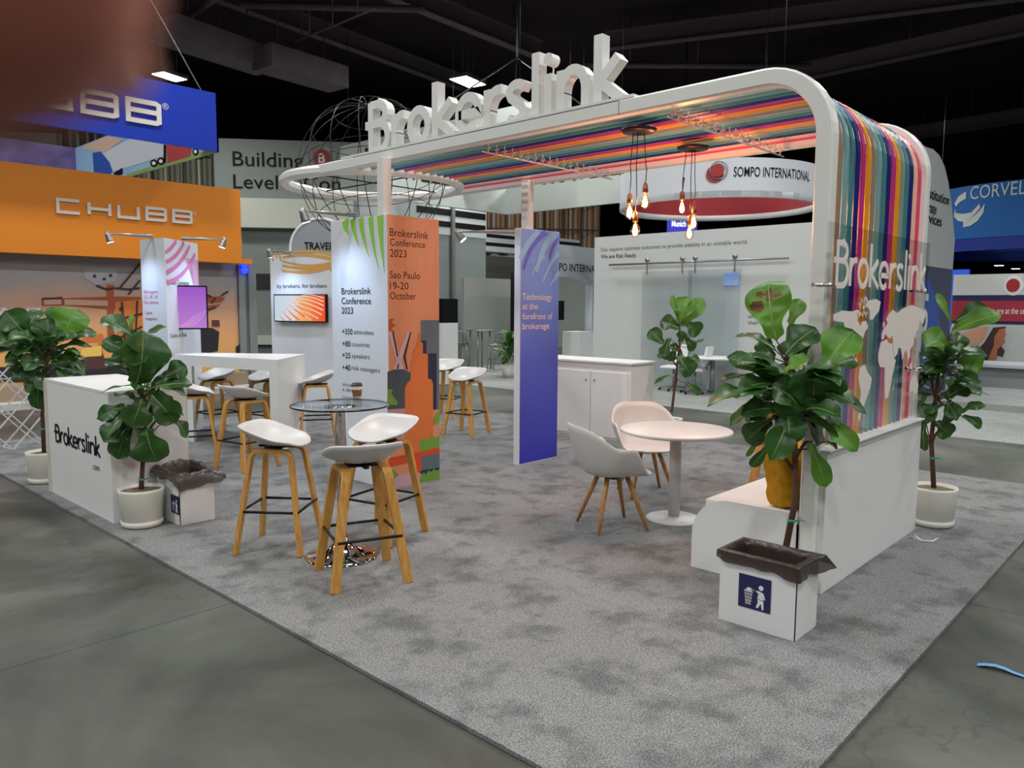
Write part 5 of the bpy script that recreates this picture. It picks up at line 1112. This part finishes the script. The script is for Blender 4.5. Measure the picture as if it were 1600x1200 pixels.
# round sign
c = onD(502, 390, 15.5); n = -V((_F.x, _F.y, 0)).normalized(); rs = thing('round_sign', 'round grey sign with dark lettering behind the screen tower', 'sign', c); xr_ = UP.cross(n)
R_ = 47/FPX*15.5
b = MB(); b.prism([c+R_*(xr_*math.cos(a)+UP*math.sin(a)) for a in [k*math.pi/28 for k in range(56)]], n*.06); put('disc', b, mat('sign_grey', '8e9499', .6), rs, fix=True)
b = MB(); b.tube([c+n*.06+R_*(xr_*math.cos(a)+UP*math.sin(a)) for a in [k*math.pi/28 for k in range(56)]], .03, 8, closed=True); put('rim', b, M_WHITEM, rs)
b = MB(); p = onD(477, 390, 15.5); txt(b, 'TRAVELERS', c+xr_*((p-c).dot(xr_))+UP*(p.z-c.z)+n*.065, xr_, UP, .15, 62/FPX*15.5*1.05, .012, .01); put('lettering', b, M_BLK, rs)
b = MB(); b.tube([c-UP*R_, V((c.x, c.y, 0))], .05, 10); put('stem', b, M_GREYMETAL, rs)
# hanging white square sign (two inner faces seen)
hw = thing('hanging_sign', 'large white square hanging sign with dark insurer lettering behind the canopy', 'hanging sign', onD(793, 300, 21)); cw_ = onD(793, 335, 21); MWS = mat('white_sign_fabric', 'c3cac4', .7, spec=.2)
Xc, Yc, zl, zh = cw_.x, cw_.y, cw_.z, onY(600, 262, cw_.y).z
b = MB(); b.box(onY(590, 240, Yc).x, Xc, Yc, Yc+.08, zl, zh); put('left_panel', b, MWS, hw)
b = MB(); b.box(Xc, Xc+.08, Yc-6.5, Yc+.08, zl, zh); put('right_panel', b, MWS, hw)
b = MB()
p = onX(962, 272, Xc); txt(b, 'TRAVELERS', V((Xc-.002, onX(1008, 281, Xc).y, p.z)), XL, UP, .55, 3.3, .02, .01, 'R')
p = onY(570, 268, Yc); txt(b, 'TRAVELERS', V((p.x, Yc-.002, p.z)), XR, UP, .55, 3.3, .02, .01); put('lettering', b, M_BLK, hw)
b = MB(); p = onX(1022, 283, Xc); b.tube([V((Xc-.03, p.y, p.z+.5))]+[V((Xc-.03, p.y+.13*(1-math.cos(a))/1, p.z+.06-.10*math.sin(a))) for a in [k*math.pi/8 for k in range(9)]], .025, 8)
b.poly([V((Xc-.02, p.y+.55*math.cos(a), p.z+.45+.4*math.sin(a))) for a in [k*math.pi/14 for k in range(15)]]); put('red_umbrella', b, mat('sign_red2', 'b0263c', .5), hw)
b = MB(); q = onD(808, 90, 21); b.tube([q, V((q.x, q.y, 10.7))], .03, 8)
for t in (V((Xc-5, Yc, zh)), V((Xc, Yc-5, zh)), V((Xc, Yc, zh))): b.tube([q, t], .02, 6)
put('hoist_chain', b, M_GREYMETAL, hw)
q = onD(531, 229, 23); e_ = onX(830, 165, q.x); r = thing('hanging_board', 'plain white hanging panel seen behind the canopy sign letters', 'hanging panel', q)
b = MB(); b.box(q.x, q.x+.08, e_.y, q.y, q.z-1.6, q.z); put('panel_face', b, MWS, r)
for y_ in (e_.y+.4, q.y-.4): b = MB(); b.tube([V((q.x+.04, y_, q.z)), V((q.x+.04, y_, 10.7))], .008, 6); put('suspension_wire', b, M_BLKMETAL, r)
# hanging ring sign
RC = onD(1122, 300, 17.5); RR = 152/FPX*17.5; rg = thing('ring_sign', 'white round hanging ring sign with red ball logo and a red inner face', 'hanging sign', RC)
zl2 = onD(1122, 306, 17.5-RR).z; zh2 = onD(1160, 246, 17.5-RR).z
b = MB(); b.lathe([(RR, zl2-RC.z), (RR, zh2-RC.z)], RC, 72, caps=False); put('outer_band', b, mat('ring_white', 'cdd2d8', .6), rg)
b = MB(); b.lathe([(RR-.03, zl2-RC.z+.10), (RR-.03, zh2-RC.z)], RC, 72, caps=False); put('inner_band', b, mat('ring_red', 'a3262f', .6), rg)
b = MB(); b.lathe([(RR, zl2-RC.z-.005), (RR-.10, zl2-RC.z-.005), (RR-.10, zl2-RC.z+.12), (RR, zl2-RC.z+.12), (RR, zl2-RC.z-.005)], RC, 72, caps=False); put('rim', b, M_WHITEM, rg)
phi = math.atan2(-RC.y, -RC.x)
def curved(b, body, ang0, ang1, z, h, R, bold=0):
    q = MB(); txt(q, body, (0, 0, 0), (1, 0, 0), (0, 1, 0), h, abs(ang1-ang0)*R, bold, 0)
    s_ = 1 if ang1 > ang0 else -1
    b.add([V((RC.x+R*math.cos(ang0+s_*v.x/R), RC.y+R*math.sin(ang0+s_*v.x/R), z+v.y)) for v in q.v], q.f, False)
def ringang(x, y):   # angle on the ring's near face for a pixel
    d = ray(x, y); a2 = d.x*d.x+d.y*d.y; bq = -2*(d.x*RC.x+d.y*RC.y); cq = RC.x**2+RC.y**2-RR*RR; t = (-bq-math.sqrt(max(0, bq*bq-4*a2*cq)))/(2*a2); p = CAMP+d*t; return math.atan2(p.y-RC.y, p.x-RC.x), p.z
b = MB(); a0, z0_ = ringang(1146, 276); a1, _ = ringang(1262, 290); curved(b, 'SOMPO INTERNATIONAL', a0, a1+ (0.02), z0_, .20, RR+.01, .004); put('lettering', b, M_BLK, rg)
def ringdisc(b, x, y, r, off, hole=0):
    a, z = ringang(x, y); c_ = V((RC.x+(RR+off)*math.cos(a), RC.y+(RR+off)*math.sin(a), z)); n_ = V((math.cos(a), math.sin(a), 0)); x_ = UP.cross(n_)
    if hole: b.tube([c_+r*(x_*math.cos(t)+UP*math.sin(t)) for t in [k*math.pi/16 for k in range(32)]], hole, 6, closed=True)
    else: b.prism([c_+r*(x_*math.cos(t)+UP*math.sin(t)) for t in [k*math.pi/16 for k in range(32)]], n_*.02)
b = MB(); ringdisc(b, 1117, 272, .17, .0); ringdisc(b, 1121, 267, .13, .04); put('red_ball', b, mat('ball_red', '9c2228', .4), rg)
b = MB(); ringdisc(b, 1123, 266, .17, .035, .012); put('ring_logo', b, M_GREYMETAL, rg)
for a in (0, 2.1, 4.2): b = MB(); b.tube([RC+V((RR*math.cos(a), RR*math.sin(a), zh2-RC.z)), V((RC.x+RR*math.cos(a), RC.y+RR*math.sin(a), 10.7))], .006, 6); put('suspension_wire', b, M_BLKMETAL, rg)
# lit purple sign
p = onD(1066, 353, 26); n = -V((_F.x, _F.y, 0)).normalized(); xr_ = UP.cross(n); r = thing('lit_sign', 'small lit violet sign glimpsed under the white ring sign', 'sign', p)
b = MB(); b.prism([p+xr_*a+UP*z for a, z in ((-.5, -.34), (.5, -.34), (.5, .28), (-.5, .28))], -n*.1); put('face', b, mat('lit_violet', '3030a0', .5, emit='3a35b8', es=.7), r, fix=True)
b = MB(); txt(b, 'Munich RE', p+xr_*-.36+UP*-.02+n*.01, xr_, UP, .2, .72, .02, .01); put('lettering', b, mat('lit_white', 'ffffff', .5, emit='e8ecff', es=1.1), r)
b = MB(); b.tube([p+UP*.26-n*.05, V((p.x, p.y, 10.79))-n*.05], .02, 6); put('hanger', b, M_BLKMETAL, r)
# --- sliding glass wall (white)
XE = 14.0; EW = mat('soft_white_wall', 'c8ccca', .6, spec=.3)
ew = thing('white_stand_wall', 'white stand wall with a printed slogan above a sliding panel rail', 'stand wall', (XE, 8, 0))
ya, yb_ = onX(928, 450, XE).y, onX(1400, 400, XE).y; ztE = 3.22
b = MB(); b.box(XE, XE+.25, yb_, ya, .014, ztE); put('panel', b, EW, ew)
b = MB()
for s_, x, y, x2, h, bo in (('Our experts optimize outcomes to provide stability in an unstable world.', 939, 393, 1168, .085, .0), ('We are Risk Ready.', 939, 404, 995, .085, .02)):
    p = onX(x, y, XE); q = onX(x2, y-10 if x2 > 1100 else y, XE); txt(b, s_, V((XE-.002, p.y, p.z)), XL, UP, h, p.y-q.y, bo)
for s_, x, y in (('services', 1169, 497), ('their risks', 1169, 507)):
    p = onX(x, y, XE); txt(b, s_, V((XE-.002, p.y, p.z)), XL, UP, .085)
put('lettering', b, mat('slogan_ink', '55585a', .6), ew)
rl = thing('sliding_rail', 'steel rail with roller hangers across the white slogan wall', 'rail', (XE-.12, 8, 2.6))
p, q = onX(952, 415, XE-.12), onX(1232, 402, XE-.12); b = MB(); b.tube([V((XE-.12, p.y, 2.59)), V((XE-.12, q.y, 2.59))], .022, 10); put('rail_tube', b, M_GREYMETAL, rl)
for x in (1012, 1067, 1087, 1149):
    yy = onX(x, 412, XE-.12).y; b = MB(); b.lathe([(.05, -.015), (.05, .015)], (0, 0, 0), 16); b.v = [V((XE-.14+v.z, yy+v.x, 2.66+v.y)) for v in b.v]; b.bar((XE-.14, yy, 2.66), (XE-.14, yy, 2.36), .03, .012); put('roller_hanger', b, M_GREYMETAL, rl)
for i, (xa, xb_) in enumerate(((1003, 1080), (1076, 1157))):
    y1_, y2_ = onX(xa, 500, XE-.13).y, onX(xb_, 500, XE-.13).y; b = MB(); b.box(XE-.15-.03*i, XE-.14-.03*i, y2_, y1_, .05, 2.42)
    o = put('sliding_glass_panel', b, clear('sliding_glass', (.90, .93, .94), .05, .05), None, (XE-.15-.03*i, y1_, .05)); tag(o, ('left' if i == 0 else 'right')+' one of two frameless sliding glass panels on the white slogan wall', 'glass panel')
b = MB(); p, q = onX(1131, 426, XE-.02), onX(1153, 446, XE-.02); b.box(XE-.03, XE-.001, q.y, p.y, q.z, p.z); o = put('wall_display', b, mat('display_glow', '8fa6d6', .4, emit='8fa8e0', es=.35), None, (XE, p.y, p.z)); tag(o, 'small pale blue display behind the right sliding glass panel', 'display')
# --- white arch booth
YA2 = 13.0; r = thing('arch_portal', 'white portal with an arched opening and dark lettering right of the blue panel', 'portal', (15.8, YA2, 0)); xa, xb_ = onY(840, 450, YA2).x, onY(960, 450, YA2).x; zt5 = onY(900, 385, YA2).z
za = onY(875, 433, YA2).z; xo0, xo1 = xa+.25, onY(926, 450, YA2).x
b = MB(); pts = [(xa, .014), (xa, zt5), (xb_, zt5), (xb_, .014), (xo1, .014)]+[(xo1+(xo0-xo1)*t, za-.12+.14*math.sin(math.pi*t)**.6) for t in [k/12 for k in range(13)]]+[(xo0, .014)]
b.prism([V((x, YA2, z)) for x, z in pts], (0, .25, 0)); put('portal_face', b, mat('portal_white', 'b9c0c6', .6), r, fix=True)
b = MB(); p, q = onY(873, 418, YA2), onY(927, 424, YA2); txt(b, 'SOMPO INTERNATIONAL', V((p.x-.55, YA2-.003, p.z-.08)), XR, UP, .21, (q.x-p.x)*2.05, .006, .004); put('lettering', b, M_BLK, r)
b = MB(); b.box(xa-.5, xb_, YA2+2.2, YA2+2.3, .014, za); put('rear_wall', b, mat('portal_rear', '8b8f88', .7), r)
b = MB(); p = onY(880, 475, YA2+1.2); b.box(p.x-.5, p.x+.05, YA2+1.2, YA2+1.28, onY(880, 500, YA2+1.2).z, onY(880, 470, YA2+1.2).z); put('dark_screen', b, M_BLK, r)
p = onZ(893, 575); o_ = MB(); o_.box(p.x-.1, p.x+.5, p.y-.35, p.y+.25, .014, 1.0); o = put('white_plinth', o_, M_WHITEM, None, (p.x, p.y, .014)); tag(o, 'white plinth inside the arched portal right of the blue panel', 'plinth')
p = onZ(918, 572); o_ = MB(); o_.box(p.x-.1, p.x+.7, p.y-.35, p.y+.3, .014, .72); o = put('white_cabinet', o_, M_WHITEM, None, (p.x, p.y, .014)); tag(o, 'small white cabinet at the left edge of the white slogan wall', 'cabinet')
# --- rounded white tower at the right of the slats
YI = 4.2; tw = thing('white_tower_sign', 'white rounded tower sign with dark words and a blue foot, right of the slats', 'sign tower', (16, YI, 0)); p0, p1_ = onY(1395, 300, YI), onY(1491, 300, YI); ztw = onY(1450, 232, YI).z; zsp = onY(1460, 417, YI).z
prof = [(p0.x, 0)]+[(p1_.x-.9*(1-math.sin(a))*1.0, 0) for a in [0]]
xr2 = onY(1490, 400, YI).x
def outl(z0, z1, top):
    if not top: return [(p0.x, z0), (xr2, z0), (xr2, z1), (p0.x, z1)]
    pts = [(p0.x, z0), (xr2, z0), (xr2+.02, z0+.6)]
    for x, y in ((1487, 320), (1482, 285), (1476, 260), (1468, 243), (1458, 233), (1448, 230)): q = onY(x, y, YI); pts.append((q.x, q.z))
    return pts+[(p0.x, ztw)]
b = MB(); b.prism([V((x, YI, z)) for x, z in outl(zsp, ztw, True)], (0, .5, 0)); put('upper_body', b, mat('tower_white', 'b9bec0', .6), tw, fix=True)
b = MB(); b.prism([V((x, YI, z)) for x, z in outl(.014, zsp, False)], (0, .5, 0)); put('lower_body', b, mat('tower_slate_blue', '46526e', .6), tw, fix=True)
b = MB(); I_ = lambda x, y: (lambda p: (p.x, p.z))(onY(x, y, YI)); shape(b, [I_(1450, 436), I_(1458, 455), I_(1466, 480), I_(1468, 520), I_(1464, 560), I_(1430, 575), I_(1430, 430)], V((0, YI, 0)), XR, UP, .01); put('blue_swoosh', b, mat('swoosh_blue', '3a62b4', .6), tw)
b = MB()
for s_, x, y, x2 in (('Financial Institution', 1482, 321, 1400), ('Corporate', 1462, 335, 1425), ('Services', 1470, 354, 1436)):
    p, q = onY(x, y, YI), onY(x2, y, YI); txt(b, s_, V((p.x, YI-.01, p.z)), XR, UP, .20, p.x-q.x, .006, .004, 'R')
put('lettering', b, M_BLK, tw)
b = MB(); p = onY(1436, 520, YI); txt(b, '5', V((p.x, YI-.015, p.z)), XR, UP, .75, None, .02, .004); put('big_numeral', b, M_WHITEM, tw)
# --- blue curved hanging sign
CB = onD(1640, 320, 28); RB = 4.2; bs = thing('curved_sign', 'blue curved hanging sign with a white swirl and name at the right edge', 'hanging sign', CB)
zl3, zh3 = onD(1600, 361, 28-RB).z, onD(1600, 270, 28-RB).z; b = MB(); b.lathe([(RB, zl3-CB.z), (RB, zh3-CB.z)], CB, 80, caps=False); put('band', b, mat('cobalt_fabric', '1466b4', .6), bs)
b = MB(); b.lathe([(RB-.02, zl3-CB.z-.42), (RB-.02, zl3-CB.z)], CB, 80, caps=False); put('lower_band', b, mat('dark_cobalt', '14359a', .6), bs)
RCs, RRs = RC, RR; RC, RR = CB, RB
b = MB(); a0, z0_ = ringang(1516, 312); a1, _ = ringang(1598, 305); curved(b, 'CORVEL', a0, a1+.02, z0_, .46, RB+.015, .0)
def ringpoly(b, pts):
    q = []
    for x, y in pts: a, z = ringang(x, y); q.append(V((RC.x+(RR+.015)*math.cos(a), RC.y+(RR+.015)*math.sin(a), z)))
    b.poly(q)
ringpoly(b, [(1510, 299), (1510, 310), (1500, 316), (1494, 323), (1492, 318), (1498, 307)])
ringpoly(b, [(1493, 326), (1494, 333), (1505, 334), (1518, 332), (1531, 318), (1532, 325), (1520, 338), (1507, 347), (1497, 345), (1491, 338)])
ringpoly(b, [(1506, 341), (1520, 339), (1532, 328), (1539, 318), (1537, 332), (1528, 345), (1516, 353), (1505, 355)])
put('lettering', b, mat('pale_lettering', 'd5dcd6', .5), bs); RC, RR = RCs, RRs
for a in (2.4, 3.4, 4.6): b = MB(); b.tube([CB+V((RB*math.cos(a), RB*math.sin(a), zh3-CB.z)), V((CB.x+RB*math.cos(a), CB.y+RB*math.sin(a), 10.7))], .015, 6); put('suspension_wire', b, M_GREYMETAL, bs)
# --- right-hand stand: header, red slogan band, photograph, counter
XS = 20.0; X_ = lambda x, y: onX(x, y, XS); rs2 = thing('slogan_stand_wall', 'stand wall with white header, red slogan band and a photograph at the right edge', 'stand wall', (XS, 4, 0)); yl_, yr_ = X_(1489, 450).y, X_(1690, 450).y
def xb(nm, ya_, yb2, mt_, x0=XS, th=.2): b = MB(); b.box(x0, x0+th, yr_, yl_, X_(1560, yb2).z, X_(1560, ya_).z); put(nm, b, mt_, rs2)
xb('header', 428, 461, mat('header_white', 'c6c9c4', .6)); xb('blue_strip', 461, 470, M_NAVY, XS+.02, .18); xb('red_band', 470, 502, mat('slogan_red', '9c2436', .6), XS-.01, .21); xb('blue_strip', 502, 507, M_NAVY, XS+.02, .18); xb('photograph', 507, 588, mat('photo_backdrop', 'b9c0bd', .6, var=.15, vscale=1.2))
b = MB(); b.box(XS, XS+.2, yr_, yl_, .014, X_(1560, 588).z); put('foot', b, mat('foot_grey', '8a8f90', .6), rs2)
b = MB(); p, q = X_(1541, 490), X_(1600, 487); txt(b, 'You are at the center', V((XS-.013, p.y, p.z)), XL, UP, .14, (p.y-q.y)*1.28, .006, .004)
p = X_(1590, 450); txt(b, 'SOMPO', V((XS-.003, p.y, p.z)), XL, UP, .14, None, 0, .004); put('lettering', b, mat('pale_ink', 'e6dcd8', .5), rs2)
def xdisc(nm, mt_, x, y, r_): b = MB(); c_ = X_(x, y); b.prism([V((XS-.004, c_.y+r_*.8*math.cos(k*.2618), c_.z+r_*math.sin(k*.2618))) for k in range(24)], (-.006, 0, 0)); put(nm, b, mt_, rs2, fix=True)
xdisc('logo_disc', M_WHITEM, 1584, 446, .22); b = MB(); c_ = X_(1583, 446); b.prism([V((XS-.012, c_.y+.13*math.cos(k*.2618), c_.z+.15*math.sin(k*.2618))) for k in range(24)], (-.006, 0, 0)); put('red_ball', b, mat('ball_red', '9c2228', .4), rs2, fix=True)
def xp_(nm, mt_, polys, k): b = MB(); [b.poly([V((XS-.004*k, X_(*c).y, X_(*c).z)) for c in p]) for p in polys]; put(nm, b, mt_, rs2)
xp_('printed_hair', mat('dark_hair_print', '3a2624', .7), [[(1552, 512), (1572, 510), (1568, 520), (1560, 535), (1570, 548), (1567, 558), (1558, 556), (1552, 570), (1540, 565), (1524, 566), (1526, 548), (1538, 535)]], 1)
xp_('printed_skin', mat('skin_print', 'a8644a', .7), [[(1562, 514), (1569, 513), (1572, 522), (1569, 530), (1571, 534), (1566, 540), (1559, 545), (1555, 575), (1540, 576), (1546, 556), (1553, 540), (1554, 526)]], 2)
xp_('printed_garment', mat('garment_print', '2a3050', .7), [[(1480, 552), (1505, 548), (1522, 560), (1520, 588), (1478, 588)]], 2)
xp_('printed_hand', mat('pale_skin_print', 'c9937a', .7), [[(1505, 520), (1530, 512), (1545, 510), (1538, 528), (1530, 538), (1515, 540), (1503, 530)]], 2)
tc_ = thing('reception_desk', 'low grey and white desk standing before the photograph at the right edge', 'desk', onZ(1565, 612)); p = onZ(1565, 612)
b = MB(); b.box(p.x-.1, p.x+1.0, p.y-1.3, p.y+.9, .014, .50); put('body', b, mat('desk_grey', '8f9796', .6), tc_)
b = MB(); b.box(p.x-.25, p.x+1.1, p.y-1.4, p.y+1.0, .50, .56); put('worktop', b, mat('desk_top', 'bcc2c8', .5), tc_)
r = thing('floor_platform', 'pale low platform with a dark line on the aisle at the right edge', 'platform', onZ(1540, 640)); p = onZ(1540, 632)
b = MB(); b.box(p.x-1.0, p.x+2.2, p.y-2.4, p.y+.5, .013, .12); put('body', b, M_CARPET2, r)
# blue pillar glow beside
b = MB(); p = onD(1498, 440, 26); b.box(p.x-.12, p.x+.12, p.y-.3, p.y+.3, .0, p.z+.4); o = put('blue_display_column', b, mat('blue_column', '2a55c8', .5, emit='2a58d8', es=.5), None, (p.x, p.y, 0)); tag(o, 'lit blue column at the left end of the white header on the right', 'column')
# --- furniture on the far stands
M_ALU = mat('galvanised_metal', '8d9392', .4, metal=.7)
def bar_table(p, label, h=1.05):
    r = thing('high_table', label, 'table', p); b = MB(); b.lathe([(0, h-.03), (.36, h-.03), (.36, h), (0, h)], p, 24); put('tabletop', b, M_ALU, r)
    for k in range(4): a = k*math.pi/2+.6; b = MB(); b.tube([V((p.x+.26*math.cos(a), p.y+.26*math.sin(a), h-.03)), V((p.x+.30*math.cos(a), p.y+.30*math.sin(a), .014))], .02, 8); put('leg', b, M_ALU, r)
def metal_chair(p, deg, label, h=.66):
    r = thing('metal_bar_chair', label, 'chair', (0, 0, 0), 'metal bar chairs of the far stand')
    b = MB(); b.box(-.18, .18, -.18, .18, h, h+.02); put('seat', b, M_ALU, r, bevel=.01)
    b = MB(); b.tube([(-.17, -.17, h), (-.20, -.16, h+.28), (-.20, 0, h+.33), (-.20, .16, h+.28), (-.17, .17, h)], .012, 8); b.box(-.205, -.195, -.06, .06, h, h+.32); put('backrest', b, M_ALU, r)
    for sx in (1, -1):
        for sy in (1, -1): b = MB(); b.tube([(sx*.15, sy*.15, h), (sx*.22, sy*.22, 0)], .013, 8); put('leg', b, M_ALU, r)
    b = MB(); q = [(sx*.19, sy*.19, .3) for sx, sy in ((1, 1), (-1, 1), (-1, -1), (1, -1))]
    for k in range(4): b.tube([q[k], q[(k+1) % 4]], .009, 6)
    put('stretcher', b, M_ALU, r); r.location = (p.x, p.y, .014); r.rotation_euler = (0, 0, math.radians(deg)); return r
bar_table(onZ(750, 577), 'grey high table between the orange tower and the blue panel')
metal_chair(onZ(722, 574), 30, 'metal bar chair left of the far grey high table'); metal_chair(onZ(778, 580), 200, 'metal bar chair right of the far grey high table, by the green scooter')
sc = thing('green_scooter', 'green three-wheeled scooter half hidden by the blue panel', 'scooter', onZ(775, 562)); p = onZ(772, 562); dR = V((_R.x, _R.y, 0)).normalized(); GRN = mat('scooter_green', '1f8f4a', .35, coat=.4)
b = MB(); b.taper([p-dR*.55+UP*.45, p-dR*.2+UP*.5, p+dR*.3+UP*.55, p+dR*.7+UP*.5], [.12, .22, .24, .12], 14); b.taper([p-dR*.5+UP*.4, p-dR*.6+UP*.9], [.12, .07], 12); put('body', b, GRN, sc)
for t in (-.45, .55): b = MB(); n_ = dR.cross(UP); b.tube([p+dR*t+UP*.26+.22*(dR*math.cos(a)+UP*math.sin(a)) for a in [k*math.pi/12 for k in range(24)]], .06, 10, closed=True); put('wheel', b, M_BLK, sc)
b = MB(); b.taper([p+dR*.1+UP*.72, p+dR*.5+UP*.74], [.12, .14], 12); b.tube([p-dR*.6+UP*.9+n_*.3, p-dR*.55+UP*1.0, p-dR*.6+UP*.9-n_*.3], .02, 8); put('saddle', b, M_BLK, sc)
bq = onZ(795, 590); r = thing('leafy_plant', 'bushy green plant on the far stand at the left edge of the blue panel', 'potted plant', bq); b = MB(); b.lathe([(.14, 0), (.18, .3), (.16, .3), (0, .28)], bq, 20); put('pot', b, M_POT, r)
b = MB(); rn = random.Random(5)
for i in range(46):
    a = rn.random()*6.28; e_ = rn.random(); d = V((math.cos(a)*(1.1-e_), math.sin(a)*(1.1-e_), .3+e_)).normalized(); p0 = bq+UP*(.3+.3*rn.random())+d*.1; leaf(b, p0, p0+d*(.35+.2*rn.random()), .14, (UP-d*.3).normalized(), .3, .3, 1 if rn.random() < .4 else 0, False, i)
put('foliage', b, LEAFM, r)
# small meeting table and office chairs by the sliding panels
p = onZ(1112, 617); r = thing('meeting_table', 'white meeting table with dark edge before the sliding glass panels', 'table', p); b = MB(); b.lathe([(0, .70), (.5, .70), (.5, .735), (0, .735)], p, 36); put('tabletop', b, M_WHITEM, r)
b = MB(); b.lathe([(.05, .03), (.05, .70)], p, 14); b.lathe([(.3, .014), (.3, .03), (.05, .05)], p, 24); put('pedestal', b, M_GREYMETAL, r)
def office_chair(p, deg, label):
    r = thing('office_chair', label, 'chair', (0, 0, 0), 'swivel chairs by the sliding panels')
    b = MB(); b.box(-.22, .22, -.22, .22, .44, .50); put('seat', b, M_WHITEM, r, bevel=.03)
    b = MB(); b.hexa([(-.20, -.20, .55), (-.20, .20, .55), (-.24, .20, .55), (-.24, -.20, .55)], [(-.26, -.18, .92), (-.26, .18, .92), (-.30, .18, .92), (-.30, -.18, .92)]); put('backrest', b, M_WHITEM, r)
    b = MB(); b.tube([(0, 0, .06), (0, 0, .44)], .025, 10); b.bar((-.2, 0, .47), (-.26, 0, .6), .05, .02); put('column', b, M_GREYMETAL, r)
    b = MB()
    for k in range(5): a = k*1.2566; b.bar((0, 0, .09), (.27*math.cos(a), .27*math.sin(a), .06), .04, .025)
    put('star_base', b, M_GREYMETAL, r)
    for k in range(5): a = k*1.2566; b = MB(); b.ball((.27*math.cos(a), .27*math.sin(a), .026), .026, 10, 8); put('caster', b, M_BLK, r)
    r.location = (p.x, p.y, .014); r.rotation_euler = (0, 0, math.radians(deg))
office_chair(onZ(1052, 611), 190, 'white office swivel chair left of the meeting table'); office_chair(onZ(1085, 616), 100, 'white office swivel chair right behind the slender fig')
# ================================================================ THE FINGER OVER THE LENS CORNER
fc = CAMP+ray(-125, -125)*.024; dirF = (-_R*.8+_U*.6-_F*.1).normalized()
b = MB(); b.taper([fc+dirF*t-_F*.0 for t in (-.0068, -.006, -.004, -.001, .004, .012, .022, .034, .05)], [.0006, .0034, .0056, .0070, .0075, .0078, .0078, .0083, .0086], 28)
o = put('fingertip', b, mat('skin', 'ad6252', .55, var=.12, vscale=200), None, fc); tag(o, "photographer's blurred fingertip covering the upper left corner of the view", 'finger')
b = MB(); sdF = dirF.cross(_F).normalized(); b.taper([fc-dirF*.004+_F*.0065, fc+dirF*.002+_F*.0073, fc+dirF*.007+_F*.0073], [.0012, .0030, .0030], 14); nl = put('fingernail', b, mat('nail', 'b98074', .3), o)
